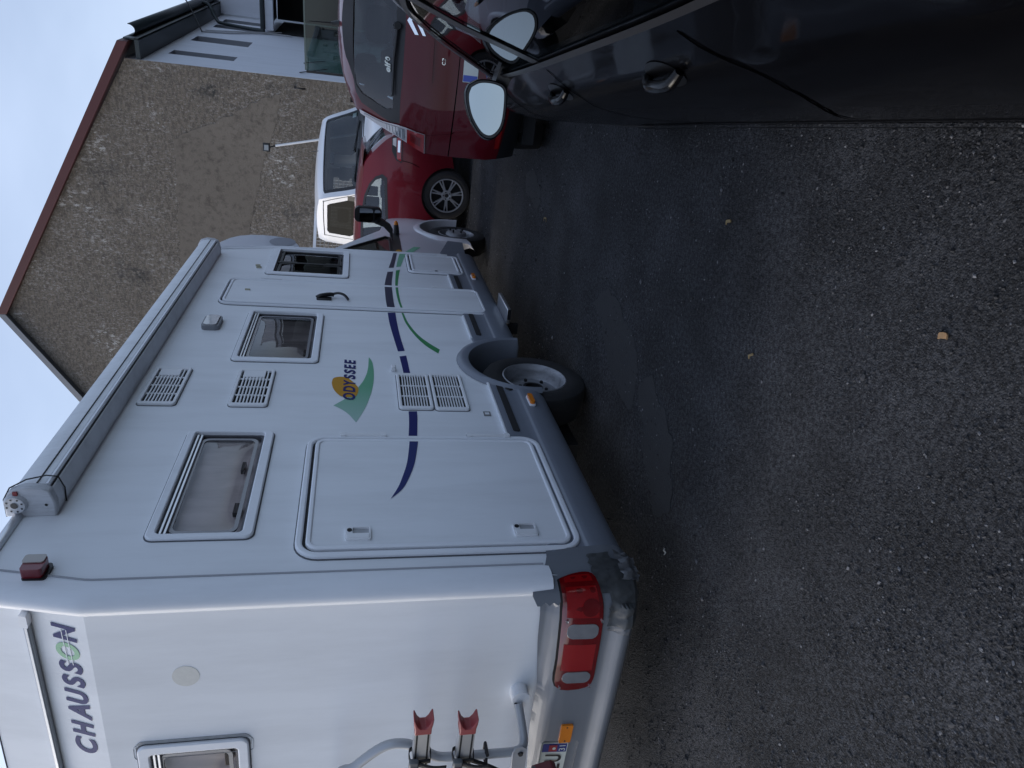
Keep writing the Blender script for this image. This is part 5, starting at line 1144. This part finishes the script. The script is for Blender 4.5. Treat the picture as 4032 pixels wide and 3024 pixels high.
# ---- black car beside the camera
yc = rad(5.9)
bc_loc = Vector((math.cos(yc)*.97, math.sin(yc)*.97, 0))
t4 = Thing('black_car', 'glossy black hatchback close by on the right, seen along its doors', 'car', tuple(bc_loc), yc)
c4 = Car(t4, [(4.46, .25, .0), (4.52, .48, .12), (4.40, .68, .16), (3.9, .82, .12), (3.30, .935, .09), (3.15, .965, .07), (2.60, 1.38, .07), (2.32, 1.435, .08), (1.8, 1.455, .08), (1.2, 1.42, .07), (.80, 1.34, .06), (.36, 1.02, .06), (.20, .94, .08), (.10, .82, .10), (.05, .62, .12), (.04, .45, .12), (.10, .28, .06)],
         [(.15, .82), (.20, .853), (.26, .862), (.35, .866), (.47, .872), (.60, .874), (.68, .866), (.75, .851), (.83, .815), (.88, .785), (.92, .757), (.95, .742), (1.02, .722), (1.2, .672), (1.36, .615), (1.42, .59)],
         [(.05, .88), (.35, .95), (.8, .985), (1.4, .99), (2.38, 1.0), (3.15, 1.012), (3.65, 1.01), (4.1, .95), (4.5, .80)], BLACKCAR, 3.68, .60, .335, .20)
sd1 = [(2.44, .955), (3.06, .955), (3.085, .975), (2.69, 1.275), (2.58, 1.33), (2.40, 1.36)]; sd2 = [(1.02, .985), (1.36, .970), (2.34, .957), (2.31, 1.365), (2.0, 1.385), (1.55, 1.375), (1.15, 1.32), (.98, 1.15)]
sd3 = [(.80, 1.06), (1.28, .99), (1.16, 1.10), (1.20, 1.27), (1.02, 1.25)]
rw4 = [(-.82, 1.03), (.82, 1.03), (.80, 1.28), (-.80, 1.28)]; fw4 = [(-.86, 1.0), (.86, 1.0), (.83, 1.36), (-.83, 1.36)]
c4.build([sd1, sd2], [[(a, c4.tz_rear(z)) for a, z in rw4], [(a, c4.tz_front(z)) for a, z in fw4]], .055)
c4.rear_patch('rear_window', rw4, GLASS_D, -.004); c4.front_patch('windscreen', fw4, GLASS, -.004)
for sg in (-1, 1):
    w1 = c4.side_patch(sg, 'front_door_window', sd1, GLASS_D, -.003, step=.09); w2 = c4.side_patch(sg, 'rear_door_window', sd2, GLASS_D, -.003, step=.09)
    c4.groove(sg, [(.85, .985), (1.34, .958), (2.0, .948), (2.6, .945), (3.10, .962)], 'belt_moulding', .020, .010)
    c4.groove(sg, [(3.11, .965), (2.90, 1.13), (2.68, 1.295), (2.56, 1.35), (2.3, 1.385), (1.7, 1.40), (1.15, 1.345), (.95, 1.16), (.98, .99)], 'window_frame', .022, .008)
    c4.groove(sg, [(2.39, .95), (2.37, 1.15), (2.355, 1.37)], 'pillar_cover', .075, .003)
    c4.groove(sg, [(2.385, .935), (2.375, .88), (2.365, .75), (2.37, .55), (2.40, .38), (2.42, .24)], wd=.009)
    c4.groove(sg, [(1.41, .955), (1.36, .88), (1.27, .80), (1.25, .72), (1.33, .60), (1.43, .50), (1.50, .38), (1.52, .24)], wd=.009)
    c4.groove(sg, [(3.20, .93), (3.30, .75), (3.29, .55), (3.26, .35), (3.22, .24)], wd=.008)
    c4.groove(sg, [(.98, .245), (2.2, .24), (3.2, .24)], wd=.008)
    c4.side_patch(sg, 'sill_trim', [(.96, .205), (3.31, .205), (3.31, .235), (.96, .235)], BLACKP, .012, step=.12)
    for hy in (2.50, 1.62):
        cup = c4.side_patch(sg, 'handle_cup', [(hy+.085*math.cos(rad(q)), .83+.040*math.sin(rad(q))) for q in range(0, 360, 18)], mat('handle_cup_black', (.002, .002, .0025), .3), .002, step=.03)
        pts = [c4.side(sg, hy+.085, .838, .004), c4.side(sg, hy+.06, .84, .026), c4.side(sg, hy, .842, .034), c4.side(sg, hy-.06, .84, .030), c4.side(sg, hy-.092, .836, .004)]
        mk('door_handle', *tube(smoothpath(pts, 5), [.011+.005*math.sin(math.pi*i/20) for i in range(21)], 10), BLACKCAR, t4)
        mk('key_lock', *lathe([(.0, .0), (.0, .010)], 12, 'x', tuple(c4.side(sg, hy-.118, .838, .002))), CHROME, t4)
    c4.side_patch(sg, 'tail_lamp', [(.14, .80), (.55, .86), (.68, .95), (.45, 1.0), (.30, .95)], REDLENS_D, .008, step=.05)
    c4.rear_patch('tail_lamp', [(sg*1, .76), (sg*1, .94), (sg*.72, .94), (sg*.74, .78)], REDLENS_D, .008)
    plain_wheel(t4, sg*.862, 3.68, .30, .19, sg); plain_wheel(t4, sg*.80, .60, .30, .19, sg)
    # door mirror
    MO = Vector((sg*.775, 2.93, 1.085))
    hs = [(.022, .003), (.003, .035), (-.002, .075), (.002, .115), (.014, .143), (.042, .155), (.12, .158), (.172, .151), (.206, .130), (.219, .102), (.205, .066), (.15, .022), (.095, .0), (.052, -.006)]
    hs = [(p.x, p.y) for p in smoothpath([(a, b, 0) for a, b in hs+[hs[0]]], 3)][:-1]
    hc = (sum(a for a, b in hs)/len(hs), sum(b for a, b in hs)/len(hs))
    def mp_(a, b, d, k=1.): return MO+Vector((sg*(hc[0]+(a-hc[0])*k), d+.12*(hc[0]+(a-hc[0])*k)-.17*(hc[1]+(b-hc[1])*k-.08), -(hc[1]+(b-hc[1])*k)))
    rings = [[mp_(a, b, d, k) for a, b in hs] for d, k in ((.004, .93), (-.004, .98), (.0, 1.0), (.03, 1.02), (.07, .95), (.10, .78), (.118, .45), (.122, .05))]
    hsg = mk('door_mirror', *loft(rings, True), BLACKCAR, t4, smooth=60)
    gp_ = [(hc[0]+(a-hc[0])*.90, hc[1]+(b-hc[1])*.88) for a, b in hs]
    mk('mirror_rim', *slab([(hc[0]+(a-hc[0])*.96, hc[1]+(b-hc[1])*.95) for a, b in hs], [], lambda a, b, d: mp_(a, b, d), .02, .001), BLACKP, hsg)
    mk('mirror_glass', *slab([(hc[0]+(a-hc[0])*.86, hc[1]+(b-hc[1])*.83) for a, b in hs], [], lambda a, b, d: MO+Vector((sg*a, d+.12*a-.17*(b-.08), -b)), .0, -.003), MIRROR, hsg)
    mk('mirror_foot', *loft([[c4.side(sg, y_, z_, -.02) for y_, z_ in ((2.92, .965), (3.06, .965), (3.08, .915), (2.92, .915))], [MO+Vector((sg*.03, d, z_)) for d, z_ in ((.02, -.10), (.09, -.10), (.09, -.155), (.02, -.155))]], True), BLACKP, hsg, smooth=60)
for x in (-.36, .36): seat(t4, x, 2.05, .55, hgt=.56); seat(t4, x, 1.15, .55, hgt=.52)
mk('dashboard', *box(-.66, .66, 2.85, 3.2, .5, .92), DARKIN, t4, bevel=.05)
mk('door_card', *box(-.74, -.70, 1.3, 3.0, .3, .93), DARKIN, t4); mk('door_card', *box(.70, .74, 1.3, 3.0, .3, .93), DARKIN, t4)
